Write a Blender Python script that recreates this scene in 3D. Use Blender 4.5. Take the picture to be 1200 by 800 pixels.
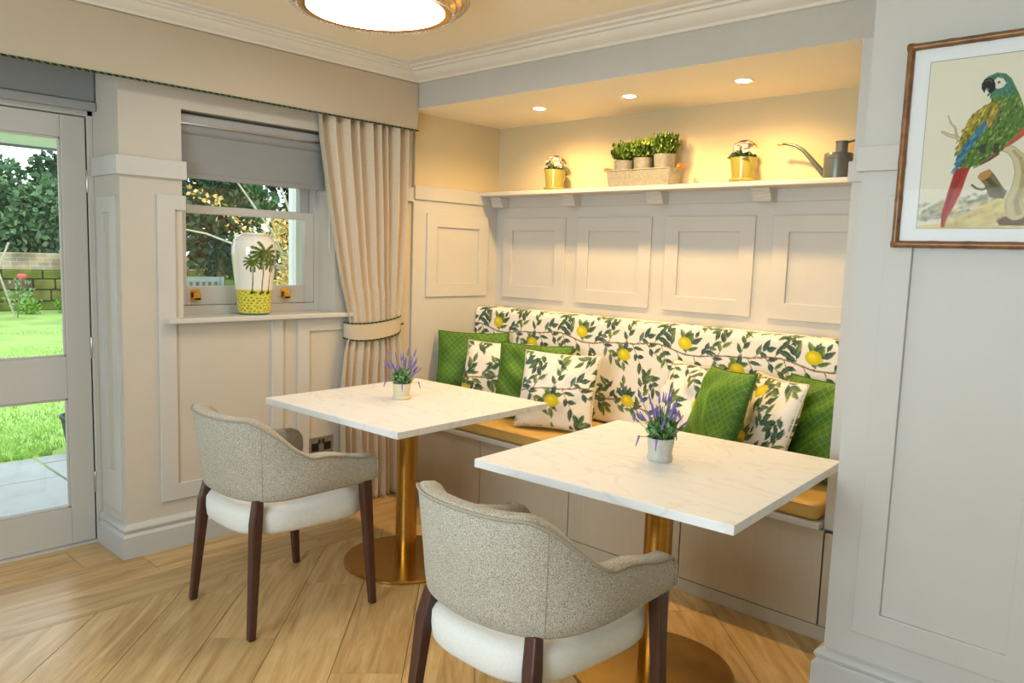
import bpy, bmesh, math, random
import numpy as np
from mathutils import Vector, Matrix
random.seed(7); RNG = np.random.default_rng(7)
for o in list(bpy.data.objects): bpy.data.objects.remove(o, do_unlink=True)
SC = bpy.context.scene
COL = SC.collection
PI = math.pi

# ------------------------------------------------------------------ camera
cam_d = bpy.data.cameras.new('camera'); cam = bpy.data.objects.new('camera', cam_d); COL.objects.link(cam)
YAW, PITCH, ROLL, FPX = 0.7440, 0.1110, 0.0333, 904.7
_F = Vector((-math.sin(YAW)*math.cos(PITCH), math.cos(YAW)*math.cos(PITCH), -math.sin(PITCH)))
_R0 = Vector((math.cos(YAW), math.sin(YAW), 0)); _U0 = _R0.cross(_F)
_R = math.cos(ROLL)*_R0 + math.sin(ROLL)*_U0; _U = -math.sin(ROLL)*_R0 + math.cos(ROLL)*_U0
cam.matrix_world = Matrix(((_R.x, _U.x, -_F.x, 0), (_R.y, _U.y, -_F.y, 0), (_R.z, _U.z, -_F.z, 1.42), (0, 0, 0, 1)))
cam_d.sensor_width = 36; cam_d.lens = 36*FPX/1200; cam_d.clip_start = .05; cam_d.clip_end = 200
SC.camera = cam

# ------------------------------------------------------------------ world, daylight, exposure
W = bpy.data.worlds.new('overcast_sky'); SC.world = W; W.use_nodes = True
_bg = W.node_tree.nodes['Background']
_bg.inputs[0].default_value = (0.86, 0.94, 1.0, 1); _bg.inputs[1].default_value = 2.6
def area(name, loc, rot, sx, sy, power, color):
    l = bpy.data.lights.new(name, 'AREA'); l.shape = 'RECTANGLE'; l.size = sx; l.size_y = sy; l.energy = power; l.color = color
    o = bpy.data.objects.new(name, l); o.location = loc; o.rotation_euler = rot; COL.objects.link(o); return o
# added area lamp gives daylight behind an invented rear opening; garden doors admit the sky
area('added_rear_daylight', (-1.2, -1.78, 1.45), (PI/2, 0, 0), 1.9, 1.2, 76, (.68, .87, 1.0))
SC.view_settings.view_transform = 'Standard'
try: SC.view_settings.look = 'None'
except Exception: pass
SC.view_settings.exposure = 0.0; SC.view_settings.gamma = 1.0; SC.view_settings.use_curve_mapping = False

# ------------------------------------------------------------------ materials
def lin(c):
    return tuple(((v/255)/12.92 if v/255 <= .04045 else ((v/255+.055)/1.055)**2.4) for v in c)
MATS = {}
def new_mat(name):
    m = bpy.data.materials.new(name); m.use_nodes = True
    nt = m.node_tree; b = nt.nodes['Principled BSDF']; MATS[name] = m
    return m, nt, b
def nd(nt, t, **kw):
    n = nt.nodes.new(t)
    for k, v in kw.items():
        if k.startswith('i_'): n.inputs[k[2:].replace('_', ' ')].default_value = v
        else: setattr(n, k, v)
    return n
def mat(name, rgb, rough=.5, metal=0, var=.06, scale=6., bump=0., bscale=60., stretch=(1, 1, 1), spec=None, sheen=0, coat=0, sub=0):
    m, nt, b = new_mat(name); L = nt.links
    c = lin(rgb)
    tc = nd(nt, 'ShaderNodeTexCoord'); mp = nd(nt, 'ShaderNodeMapping'); mp.inputs['Scale'].default_value = stretch
    L.new(tc.outputs['Object'], mp.inputs['Vector'])
    n = nd(nt, 'ShaderNodeTexNoise'); n.inputs['Scale'].default_value = scale; n.inputs['Detail'].default_value = 5
    L.new(mp.outputs[0], n.inputs['Vector'])
    r = nd(nt, 'ShaderNodeValToRGB')
    r.color_ramp.elements[0].position = .3; r.color_ramp.elements[1].position = .7
    r.color_ramp.elements[0].color = (*[x*(1-var) for x in c], 1); r.color_ramp.elements[1].color = (*[min(1, x*(1+var)) for x in c], 1)
    L.new(n.outputs['Fac'], r.inputs[0]); L.new(r.outputs[0], b.inputs['Base Color'])
    b.inputs['Roughness'].default_value = rough; b.inputs['Metallic'].default_value = metal
    if spec is not None: b.inputs['Specular IOR Level'].default_value = spec
    if sheen: b.inputs['Sheen Weight'].default_value = sheen
    if coat: b.inputs['Coat Weight'].default_value = coat; b.inputs['Coat Roughness'].default_value = .08
    if sub: b.inputs['Subsurface Weight'].default_value = sub; b.inputs['Subsurface Radius'].default_value = (.01, .01, .01)
    if bump:
        n2 = nd(nt, 'ShaderNodeTexNoise'); n2.inputs['Scale'].default_value = bscale; n2.inputs['Detail'].default_value = 3
        L.new(mp.outputs[0], n2.inputs['Vector'])
        bp = nd(nt, 'ShaderNodeBump'); bp.inputs['Strength'].default_value = bump; bp.inputs['Distance'].default_value = .004
        L.new(n2.outputs['Fac'], bp.inputs['Height']); L.new(bp.outputs[0], b.inputs['Normal'])
    return m
PAINT = mat('panel_paint', (201, 198, 192), .45, var=.012, bump=.03, bscale=120)
WALLP = mat('wall_paint', (200, 192, 178), .7, var=.015, bump=.04, bscale=200)
UPPER = mat('alcove_upper_paint', (208, 193, 156), .75, var=.015, bump=.04, bscale=200)
GREYP = mat('upper_wall_paint', (192, 186, 176), .75, var=.02, bump=.04, bscale=200)
CEILP = mat('ceiling_paint', (244, 234, 212), .8, var=.01)
CORN = mat('cornice_plaster', (226, 220, 208), .6, var=.01)
FRAMEW = mat('joinery_paint', (200, 196, 189), .35, var=.01)
SKIRT = mat('skirting_paint', (192, 192, 189), .35, var=.01)
BENCHP = mat('bench_paint', (184, 173, 152), .45, var=.03, scale=14, stretch=(5, 5, .25), bump=.12, bscale=18)
DARKW = mat('walnut', (74, 44, 35), .38, var=.25, scale=30, stretch=(6, 6, .6), bump=.08, bscale=80)
BRASS = mat('brushed_brass', (186, 144, 70), .26, 1, var=.07, scale=20, stretch=(1, 1, 8))
GOLD = mat('polished_gold', (228, 178, 84), .18, 1, var=.04)
CHROME = mat('brushed_steel', (190, 186, 176), .28, 1, var=.04)
BLACK = mat('black_plastic', (18, 18, 18), .5, var=.1)
GAP = mat('dark_joint', (70, 62, 52), .9, var=.05)  # even dark brown under and behind the open joints
CURT = mat('curtain_linen', (206, 190, 166), .9, var=.05, scale=240, stretch=(1, 1, .25), bump=.15, bscale=500, sheen=.15)
PELM = mat('pelmet_fabric', (194, 180, 158), .9, var=.03, scale=200, bump=.08, bscale=500, sheen=.1)
BLIND = mat('blind_fabric', (140, 141, 140), .75, var=.015, scale=4, bump=.04, bscale=700)
BLINDBOX = mat('blind_cassette', (160, 160, 160), .4, var=.01)
SEATF = mat('seat_cloth', (222, 221, 215), .8, var=.05, scale=220, stretch=(1, .25, 1), bump=.12, bscale=600, sheen=.15)
PIPE = mat('piping_cord', (158, 148, 132), .8, var=.1, scale=200)
PADM = mat('seat_pad_vinyl', (204, 166, 92), .5, var=.03, scale=10, bump=.05, bscale=220)
TERR = mat('cream_pot', (224, 212, 184), .55, var=.03, scale=30)
GREYPOT = mat('stone_grey_pot', (196, 194, 182), .6, var=.09, scale=60, bump=.1, bscale=120)
LIME = mat('lime_glaze', (152, 142, 66), .22, var=.06, scale=20, coat=.4)
ZINC = mat('galvanised_zinc', (156, 154, 144), .45, .35, var=.16, scale=70)
CANM = mat('grey_enamel', (98, 104, 102), .3, .35, var=.05, scale=10)
CANT = mat('brass_rose', (206, 160, 84), .35, .8)
WOODH = mat('turned_handle', (196, 112, 38), .4, var=.2, scale=40, stretch=(.3, 3, 3))
SOIL = mat('soil', (44, 32, 22), .95, var=.4, scale=80, bump=.4, bscale=120)
FRAMEB = mat('bamboo_frame', (128, 84, 38), .38, var=.4, scale=14, stretch=(2, 2, 2), bump=.25, bscale=50, coat=.3)
MOUNT = mat('mount_board', (236, 236, 236), .85, var=.005)
STEM = mat('stem_green', (92, 128, 70), .7, var=.15, scale=60)
LAV = mat('lavender_bloom', (132, 116, 194), .8, var=.22, scale=120)
BRICK = None
SLABM = mat('york_stone', (166, 170, 170), .85, var=.1, scale=5, bump=.2, bscale=30)
STONE = mat('mossy_stone', (112, 122, 50), .95, var=.4, scale=3.5, bump=.5, bscale=14)
STONE2 = mat('brown_stone', (110, 94, 74), .95, var=.35, scale=3.5, bump=.5, bscale=14)
STONE3 = mat('half_mossed_stone', (112, 112, 56), .95, var=.5, scale=2.5, bump=.5, bscale=14)
LAWN = mat('lawn_turf', (156, 190, 100), .95, var=.22, scale=1.6, bump=.6, bscale=60)
BLADES = mat('grass_blades', (158, 198, 96), .8, var=.3, scale=3)
BARK = mat('bark', (96, 80, 62), .95, var=.3, scale=12, stretch=(2, 2, .3), bump=.5, bscale=30)
PALEB = mat('pale_branch', (186, 176, 156), .9, var=.2, scale=20)
WHITEP = mat('white_gloss', (232, 236, 236), .35, var=.01)
TEAK = mat('weathered_teak', (130, 138, 138), .9, var=.15, scale=8, stretch=(1, .2, 1))
PINK = mat('rose_petal', (232, 96, 110), .7, var=.15, scale=30)
PLANTER = mat('dark_planter', (62, 70, 74), .6, var=.2, scale=20)
SOFTGLASS = None

def glass(name, tint=(1, 1, 1), ior=1.5):
    m, nt, b = new_mat(name); L = nt.links; nt.nodes.remove(b)
    out = nt.nodes['Material Output']
    t = nd(nt, 'ShaderNodeBsdfTransparent'); t.inputs[0].default_value = (*tint, 1)
    g = nd(nt, 'ShaderNodeBsdfGlossy'); g.inputs['Roughness'].default_value = .01
    fr = nd(nt, 'ShaderNodeFresnel'); fr.inputs[0].default_value = ior
    mx = nd(nt, 'ShaderNodeMixShader'); L.new(fr.outputs[0], mx.inputs[0]); L.new(t.outputs[0], mx.inputs[1]); L.new(g.outputs[0], mx.inputs[2])
    L.new(mx.outputs[0], out.inputs[0]); return m
GLASS = glass('window_glass', (.97, .99, .98)); PICGLASS = glass('picture_glass', (1, 1, 1), 1.13)
def emit(name, c, s):
    m, nt, b = new_mat(name)
    b.inputs['Base Color'].default_value = (*c, 1); b.inputs['Emission Color'].default_value = (*c, 1); b.inputs['Emission Strength'].default_value = s
    return m
LAMPG = emit('lamp_diffuser', (1, .97, .94), 13.5)
BULB = emit('downlight_bulb', (1, .82, .55), 22)
def crystal():
    m, nt, b = new_mat('crystal_bead')
    b.inputs['Base Color'].default_value = (1, .98, .94, 1); b.inputs['Roughness'].default_value = .03; b.inputs['IOR'].default_value = 1.52
    b.inputs['Transmission Weight'].default_value = .75; b.inputs['Specular IOR Level'].default_value = .8
    return m
CRYST = crystal()
def vcol(name, rough=.8, coat=0, sheen=0, bump=0, bscale=600):
    m, nt, b = new_mat(name); L = nt.links
    a = nd(nt, 'ShaderNodeVertexColor'); a.layer_name = 'Col'
    L.new(a.outputs[0], b.inputs['Base Color']); b.inputs['Roughness'].default_value = rough
    if coat: b.inputs['Coat Weight'].default_value = coat; b.inputs['Coat Roughness'].default_value = .05
    if sheen: b.inputs['Sheen Weight'].default_value = sheen
    if bump:
        tc = nd(nt, 'ShaderNodeTexCoord'); n2 = nd(nt, 'ShaderNodeTexNoise'); n2.inputs['Scale'].default_value = bscale
        L.new(tc.outputs['Object'], n2.inputs['Vector']); bp = nd(nt, 'ShaderNodeBump'); bp.inputs['Strength'].default_value = bump; bp.inputs['Distance'].default_value = .002
        L.new(n2.outputs['Fac'], bp.inputs['Height']); L.new(bp.outputs[0], b.inputs['Normal'])
    return m
PRINT = vcol('printed_cotton', .85, sheen=.1, bump=.15)
CERAM = vcol('glazed_print', .12, coat=.6)
PAPER = vcol('art_print', .8)
LEAFM = vcol('leaf_mix', .6)
FLOWM = vcol('petal_mix', .7)

def wood_floor():
    m, nt, b = new_mat('oak_plank'); L = nt.links
    tc = nd(nt, 'ShaderNodeTexCoord'); oi = nd(nt, 'ShaderNodeObjectInfo')
    ad = nd(nt, 'ShaderNodeVectorMath', operation='ADD'); sc = nd(nt, 'ShaderNodeVectorMath', operation='SCALE'); sc.inputs['Scale'].default_value = 37.
    cb = nd(nt, 'ShaderNodeCombineXYZ'); L.new(oi.outputs['Random'], cb.inputs[0]); L.new(oi.outputs['Random'], cb.inputs[1])
    L.new(cb.outputs[0], sc.inputs[0]); L.new(tc.outputs['Object'], ad.inputs[0]); L.new(sc.outputs[0], ad.inputs[1])
    mp = nd(nt, 'ShaderNodeMapping'); mp.inputs['Scale'].default_value = (.9, 9, 1); L.new(ad.outputs[0], mp.inputs['Vector'])
    n = nd(nt, 'ShaderNodeTexNoise'); n.inputs['Scale'].default_value = 2.2; n.inputs['Detail'].default_value = 8; n.inputs['Distortion'].default_value = 1.1; n.inputs['Roughness'].default_value = .6
    L.new(mp.outputs[0], n.inputs['Vector'])
    r = nd(nt, 'ShaderNodeValToRGB'); e = r.color_ramp.elements
    e[0].position = .28; e[0].color = (*lin((168, 132, 84)), 1); e[1].position = .72; e[1].color = (*lin((222, 192, 142)), 1)
    k = r.color_ramp.elements.new(.5); k.color = (*lin((200, 166, 112)), 1)
    L.new(n.outputs['Fac'], r.inputs[0])
    hv = nd(nt, 'ShaderNodeHueSaturation'); mr = nd(nt, 'ShaderNodeMapRange'); mr.inputs['To Min'].default_value = .86; mr.inputs['To Max'].default_value = 1.1
    L.new(oi.outputs['Random'], mr.inputs[0]); L.new(mr.outputs[0], hv.inputs['Value']); L.new(r.outputs[0], hv.inputs['Color'])
    mp2 = nd(nt, 'ShaderNodeMapping'); mp2.inputs['Scale'].default_value = (3, 90, 1); L.new(ad.outputs[0], mp2.inputs['Vector'])
    n2 = nd(nt, 'ShaderNodeTexNoise'); n2.inputs['Scale'].default_value = 2.5; n2.inputs['Detail'].default_value = 4; L.new(mp2.outputs[0], n2.inputs['Vector'])
    mx = nd(nt, 'ShaderNodeMix', data_type='RGBA', blend_type='MULTIPLY'); mx.inputs[0].default_value = .35
    L.new(hv.outputs[0], mx.inputs[6]); L.new(n2.outputs['Color'], mx.inputs[7])
    r2 = nd(nt, 'ShaderNodeValToRGB'); r2.color_ramp.elements[0].position = .3; r2.color_ramp.elements[0].color = (.62, .58, .52, 1); r2.color_ramp.elements[1].position = .6; r2.color_ramp.elements[1].color = (1, 1, 1, 1)
    L.new(n2.outputs['Fac'], r2.inputs[0]); L.new(r2.outputs[0], mx.inputs[7])
    L.new(mx.outputs[2], b.inputs['Base Color'])
    b.inputs['Roughness'].default_value = .30
    bp = nd(nt, 'ShaderNodeBump'); bp.inputs['Strength'].default_value = .08; bp.inputs['Distance'].default_value = .002
    L.new(n2.outputs['Fac'], bp.inputs['Height']); L.new(bp.outputs[0], b.inputs['Normal'])
    return m
OAK = wood_floor()
def tweed():
    m, nt, b = new_mat('oatmeal_tweed'); L = nt.links
    tc = nd(nt, 'ShaderNodeTexCoord'); cols = []
    for st in ((1, 1, .4), (.4, .4, 1)):
        mp = nd(nt, 'ShaderNodeMapping'); mp.inputs['Scale'].default_value = st; L.new(tc.outputs['Object'], mp.inputs[0])
        n = nd(nt, 'ShaderNodeTexNoise'); n.inputs['Scale'].default_value = 760; n.inputs['Detail'].default_value = 1; L.new(mp.outputs[0], n.inputs['Vector']); cols.append(n)
    ad = nd(nt, 'ShaderNodeMath', operation='ADD'); L.new(cols[0].outputs['Fac'], ad.inputs[0]); L.new(cols[1].outputs['Fac'], ad.inputs[1])
    ha = nd(nt, 'ShaderNodeMath', operation='MULTIPLY'); ha.inputs[1].default_value = .5; L.new(ad.outputs[0], ha.inputs[0])
    r = nd(nt, 'ShaderNodeValToRGB'); e = r.color_ramp.elements
    e[0].position = .36; e[0].color = (*lin((104, 96, 82)), 1); e[1].position = .62; e[1].color = (*lin((210, 203, 187)), 1)
    L.new(ha.outputs[0], r.inputs[0]); L.new(r.outputs[0], b.inputs['Base Color']); b.inputs['Roughness'].default_value = .95
    b.inputs['Sheen Weight'].default_value = .15
    bp = nd(nt, 'ShaderNodeBump'); bp.inputs['Strength'].default_value = .35; bp.inputs['Distance'].default_value = .003
    L.new(ha.outputs[0], bp.inputs['Height']); L.new(bp.outputs[0], b.inputs['Normal']); return m
TWEED = tweed()
def marble():
    m, nt, b = new_mat('white_marble_laminate'); L = nt.links
    tc = nd(nt, 'ShaderNodeTexCoord'); mp = nd(nt, 'ShaderNodeMapping'); mp.inputs['Scale'].default_value = (1.0, 2.6, 1); mp.inputs['Rotation'].default_value = (0, 0, .5); L.new(tc.outputs['Object'], mp.inputs[0])
    n = nd(nt, 'ShaderNodeTexNoise'); n.inputs['Scale'].default_value = 2.3; n.inputs['Detail'].default_value = 7; n.inputs['Distortion'].default_value = 1.6; L.new(mp.outputs[0], n.inputs['Vector'])
    s = nd(nt, 'ShaderNodeMath', operation='SUBTRACT'); s.inputs[1].default_value = .5; L.new(n.outputs['Fac'], s.inputs[0])
    a = nd(nt, 'ShaderNodeMath', operation='ABSOLUTE'); L.new(s.outputs[0], a.inputs[0])
    r = nd(nt, 'ShaderNodeValToRGB'); e = r.color_ramp.elements
    e[0].position = 0; e[0].color = (*lin((226, 224, 222)), 1); e[1].position = .03; e[1].color = (*lin((237, 237, 237)), 1)
    L.new(a.outputs[0], r.inputs[0]); L.new(r.outputs[0], b.inputs['Base Color']); b.inputs['Roughness'].default_value = .38; return m
MARBLE = marble()
def velvet():
    m, nt, b = new_mat('green_trellis_velvet'); L = nt.links
    tc = nd(nt, 'ShaderNodeTexCoord')
    def wave(rot):
        mp = nd(nt, 'ShaderNodeMapping'); mp.inputs['Rotation'].default_value = (0, rot, 0); L.new(tc.outputs['Object'], mp.inputs[0])
        w = nd(nt, 'ShaderNodeTexWave', wave_type='BANDS', bands_direction='X'); w.inputs['Scale'].default_value = 12.5; w.inputs['Distortion'].default_value = .6; w.inputs['Detail'].default_value = 0
        L.new(mp.outputs[0], w.inputs['Vector']); return w
    a, c = wave(PI/4), wave(-PI/4)
    mxm = nd(nt, 'ShaderNodeMath', operation='MAXIMUM'); L.new(a.outputs['Fac'], mxm.inputs[0]); L.new(c.outputs['Fac'], mxm.inputs[1])
    r = nd(nt, 'ShaderNodeValToRGB'); e = r.color_ramp.elements
    e[0].position = .955; e[0].color = (*lin((72, 118, 10)), 1); e[1].position = .99; e[1].color = (*lin((112, 146, 60)), 1)
    L.new(mxm.outputs[0], r.inputs[0])
    n = nd(nt, 'ShaderNodeTexNoise'); n.inputs['Scale'].default_value = 7; n.inputs['Detail'].default_value = 3; L.new(tc.outputs['Object'], n.inputs['Vector'])
    r2 = nd(nt, 'ShaderNodeValToRGB'); r2.color_ramp.elements[0].position = .35; r2.color_ramp.elements[0].color = (.55, .62, .5, 1); r2.color_ramp.elements[1].position = .6; r2.color_ramp.elements[1].color = (1, 1, 1, 1); L.new(n.outputs['Fac'], r2.inputs[0])
    mx = nd(nt, 'ShaderNodeMix', data_type='RGBA', blend_type='MULTIPLY'); mx.inputs[0].default_value = 1; L.new(r.outputs[0], mx.inputs[6]); L.new(r2.outputs[0], mx.inputs[7])
    L.new(mx.outputs[2], b.inputs['Base Color']); b.inputs['Roughness'].default_value = .65; b.inputs['Sheen Weight'].default_value = .5
    b.inputs['Sheen Tint'].default_value = (*lin((150, 220, 60)), 1); b.inputs['Sheen Roughness'].default_value = .4
    bp = nd(nt, 'ShaderNodeBump'); bp.inputs['Strength'].default_value = .3; bp.inputs['Distance'].default_value = .003; L.new(mxm.outputs[0], bp.inputs['Height']); L.new(bp.outputs[0], b.inputs['Normal'])
    return m
VELVET = velvet()
VPIPE = mat('dark_green_cord', (52, 96, 20), .8, var=.1, scale=100)
def braid():
    m, nt, b = new_mat('green_black_braid'); L = nt.links
    tc = nd(nt, 'ShaderNodeTexCoord'); w = nd(nt, 'ShaderNodeTexWave', wave_type='BANDS', bands_direction='DIAGONAL'); w.inputs['Scale'].default_value = 22; L.new(tc.outputs['Object'], w.inputs['Vector'])
    r = nd(nt, 'ShaderNodeValToRGB'); r.color_ramp.interpolation = 'CONSTANT'; e = r.color_ramp.elements
    e[0].position = 0; e[0].color = (*lin((26, 34, 20)), 1); e[1].position = .86; e[1].color = (*lin((104, 140, 70)), 1)
    L.new(w.outputs['Fac'], r.inputs[0]); L.new(r.outputs[0], b.inputs['Base Color']); b.inputs['Roughness'].default_value = .8; return m
BRAID = braid()
def brickmat():
    m, nt, b = new_mat('old_brick'); L = nt.links
    tc = nd(nt, 'ShaderNodeTexCoord'); mp = nd(nt, 'ShaderNodeMapping'); mp.inputs['Rotation'].default_value = (PI/2, 0, PI/2); L.new(tc.outputs['Object'], mp.inputs[0])
    br = nd(nt, 'ShaderNodeTexBrick'); br.inputs['Scale'].default_value = 1; br.inputs['Brick Width'].default_value = .24; br.inputs['Row Height'].default_value = .085; br.inputs['Mortar Size'].default_value = .008
    br.inputs['Color1'].default_value = (*lin((204, 170, 140)), 1); br.inputs['Color2'].default_value = (*lin((178, 160, 146)), 1); br.inputs['Mortar'].default_value = (*lin((200, 196, 188)), 1)
    sw = nd(nt, 'ShaderNodeSeparateXYZ'); cb = nd(nt, 'ShaderNodeCombineXYZ'); L.new(tc.outputs['Object'], sw.inputs[0]); L.new(sw.outputs[1], cb.inputs[0]); L.new(sw.outputs[2], cb.inputs[1]); L.new(cb.outputs[0], br.inputs['Vector'])
    n = nd(nt, 'ShaderNodeTexNoise'); n.inputs['Scale'].default_value = 2.2; L.new(tc.outputs['Object'], n.inputs['Vector'])
    r = nd(nt, 'ShaderNodeValToRGB'); r.color_ramp.elements[0].position = .35; r.color_ramp.elements[0].color = (.55, .5, .42, 1); r.color_ramp.elements[1].position = .55; r.color_ramp.elements[1].color = (1, 1, 1, 1); L.new(n.outputs['Fac'], r.inputs[0])
    mx = nd(nt, 'ShaderNodeMix', data_type='RGBA', blend_type='MULTIPLY'); mx.inputs[0].default_value = 1; L.new(br.outputs[0], mx.inputs[6]); L.new(r.outputs[0], mx.inputs[7]); L.new(mx.outputs[2], b.inputs['Base Color']); b.inputs['Roughness'].default_value = .95
    return m
BRICK = brickmat()

# ------------------------------------------------------------------ mesh helpers
class MB:
    def __init__(s): s.v = []; s.f = []
    def add(s, vs, fs):
        k = len(s.v); s.v += [tuple(v) for v in vs]; s.f += [tuple(i+k for i in f) for f in fs]; return s
    def box(s, x0, x1, y0, y1, z0, z1):
        return s.add([(x0, y0, z0), (x1, y0, z0), (x1, y1, z0), (x0, y1, z0), (x0, y0, z1), (x1, y0, z1), (x1, y1, z1), (x0, y1, z1)],
                     [(0, 3, 2, 1), (4, 5, 6, 7), (0, 1, 5, 4), (1, 2, 6, 5), (2, 3, 7, 6), (3, 0, 4, 7)])
    def lathe(s, prof, c=(0, 0, 0), n=32):
        vs = []; fs = []
        for r, z in prof:
            for i in range(n):
                a = 2*PI*i/n; vs.append((c[0]+r*math.cos(a), c[1]+r*math.sin(a), c[2]+z))
        m = len(prof)
        for j in range(m-1):
            for i in range(n):
                k = (i+1) % n; fs.append((j*n+i, j*n+k, (j+1)*n+k, (j+1)*n+i))
        if prof[0][0] > 1e-6: fs.append(tuple(reversed(range(n))))
        if prof[-1][0] > 1e-6: fs.append(tuple(range((m-1)*n, m*n)))
        return s.add(vs, fs)
    def tube(s, pts, r, n=8, closed=False):
        pts = [Vector(p) for p in pts]; m = len(pts); rs = r if isinstance(r, (list, tuple)) else [r]*m
        vs = []; fs = []; up = None
        for i, p in enumerate(pts):
            if closed: t = pts[(i+1) % m]-pts[i-1]
            else: t = pts[min(i+1, m-1)]-pts[max(i-1, 0)]
            t.normalize()
            if up is None: up = Vector((0, 0, 1)) if abs(t.z) < .9 else Vector((1, 0, 0))
            a = up-t*up.dot(t)
            if a.length < 1e-6: a = t.orthogonal()
            a.normalize(); up = a; b = t.cross(a)
            for k in range(n):
                w = 2*PI*k/n; vs.append(p+(a*math.cos(w)+b*math.sin(w))*rs[i])
        for j in range(m if closed else m-1):
            for k in range(n):
                l = (k+1) % n; j2 = (j+1) % m; fs.append((j*n+k, j*n+l, j2*n+l, j2*n+k))
        if not closed: fs.append(tuple(reversed(range(n)))); fs.append(tuple(range((m-1)*n, m*n)))
        return s.add(vs, fs)
    def loft(s, secs, cap=True, closed=False):
        n = len(secs[0]); vs = [p for c in secs for p in c]; fs = []; m = len(secs)
        for j in range(m if closed else m-1):
            for k in range(n):
                l = (k+1) % n; j2 = (j+1) % m; fs.append((j*n+k, j*n+l, j2*n+l, j2*n+k))
        if cap and not closed: fs.append(tuple(reversed(range(n)))); fs.append(tuple(range((m-1)*n, m*n)))
        return s.add(vs, fs)
    def leg(s, top, bot, wt, wb):
        (x1, y1, z1), (x0, y0, z0) = top, bot
        q = lambda x, y, z, w: [(x-w, y-w, z), (x+w, y-w, z), (x+w, y+w, z), (x-w, y+w, z)]
        return s.loft([q(x0, y0, z0, wb/2), q(x1, y1, z1, wt/2)])
    def mesh(s, name):
        me = bpy.data.meshes.new(name); me.from_pydata([tuple(v) for v in s.v], [], s.f); me.validate(); me.update()
        bm = bmesh.new(); bm.from_mesh(me); bmesh.ops.recalc_face_normals(bm, faces=bm.faces); bm.to_mesh(me); bm.free()
        return me
def link(name, me, m=None, parent=None, loc=None, rot=None, smooth=False, bevel=0, seg=2):
    o = bpy.data.objects.new(name, me); COL.objects.link(o)
    if m is not None and not me.materials: me.materials.append(m)
    if parent is not None: o.parent = parent
    if loc is not None: o.location = loc
    if rot is not None: o.rotation_euler = rot
    if smooth:
        me.polygons.foreach_set('use_smooth', [True]*len(me.polygons))
        if smooth != True:
            try: me.set_sharp_from_angle(angle=smooth)
            except Exception: pass
    if bevel:
        b = o.modifiers.new('bevel', 'BEVEL'); b.width = bevel; b.segments = seg; b.limit_method = 'ANGLE'; b.harden_normals = False
    return o
def obj(name, mb, m, parent=None, **k): return link(name, mb.mesh(name), m, parent, **k)
def tag(o, label, cat, group=None):
    o['label'] = label; o['category'] = cat
    if group: o['group'] = group
    return o
def thing(name, label, cat, loc=(0, 0, 0), rz=0, group=None):
    o = bpy.data.objects.new(name, None); COL.objects.link(o); o.location = loc; o.rotation_euler = (0, 0, rz); o.empty_display_size = .1
    return tag(o, label, cat, group)
def struct(o, label=None):
    o['kind'] = 'structure'
    if label: o['label'] = label
    return o
def stuff(o): o['kind'] = 'stuff'; return o
def setcol(me, cols):
    a = me.color_attributes.new('Col', 'FLOAT_COLOR', 'POINT')
    c = np.ones((len(me.vertices), 4), np.float32); c[:, :3] = cols; a.data.foreach_set('color', c.ravel())
def gridmesh(name, P, cols=None, wrapu=False, m=None):
    nv, nu = P.shape[:2]; idx = np.arange(nv*nu).reshape(nv, nu)
    if wrapu: a = idx[:-1]; b = np.roll(idx, -1, 1)[:-1]; c = np.roll(idx, -1, 1)[1:]; d = idx[1:]
    else: a = idx[:-1, :-1]; b = idx[:-1, 1:]; c = idx[1:, 1:]; d = idx[1:, :-1]
    F = np.stack([a, b, c, d], -1).reshape(-1, 4)
    return rawmesh(name, P.reshape(-1, 3), F, cols, m)
def rawmesh(name, V, F, cols=None, m=None, smooth=True):
    me = bpy.data.meshes.new(name); V = np.asarray(V, np.float32); F = np.asarray(F, np.int32)
    me.vertices.add(len(V)); me.vertices.foreach_set('co', V.ravel())
    k = F.shape[1]; me.loops.add(F.size); me.loops.foreach_set('vertex_index', F.ravel())
    me.polygons.add(len(F)); me.polygons.foreach_set('loop_start', np.arange(0, F.size, k, dtype=np.int32)); me.polygons.foreach_set('loop_total', np.full(len(F), k, np.int32))
    if smooth: me.polygons.foreach_set('use_smooth', np.ones(len(F), bool))
    me.update(calc_edges=True); me.validate()
    if cols is not None: setcol(me, cols)
    if m: me.materials.append(m)
    return me

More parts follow.
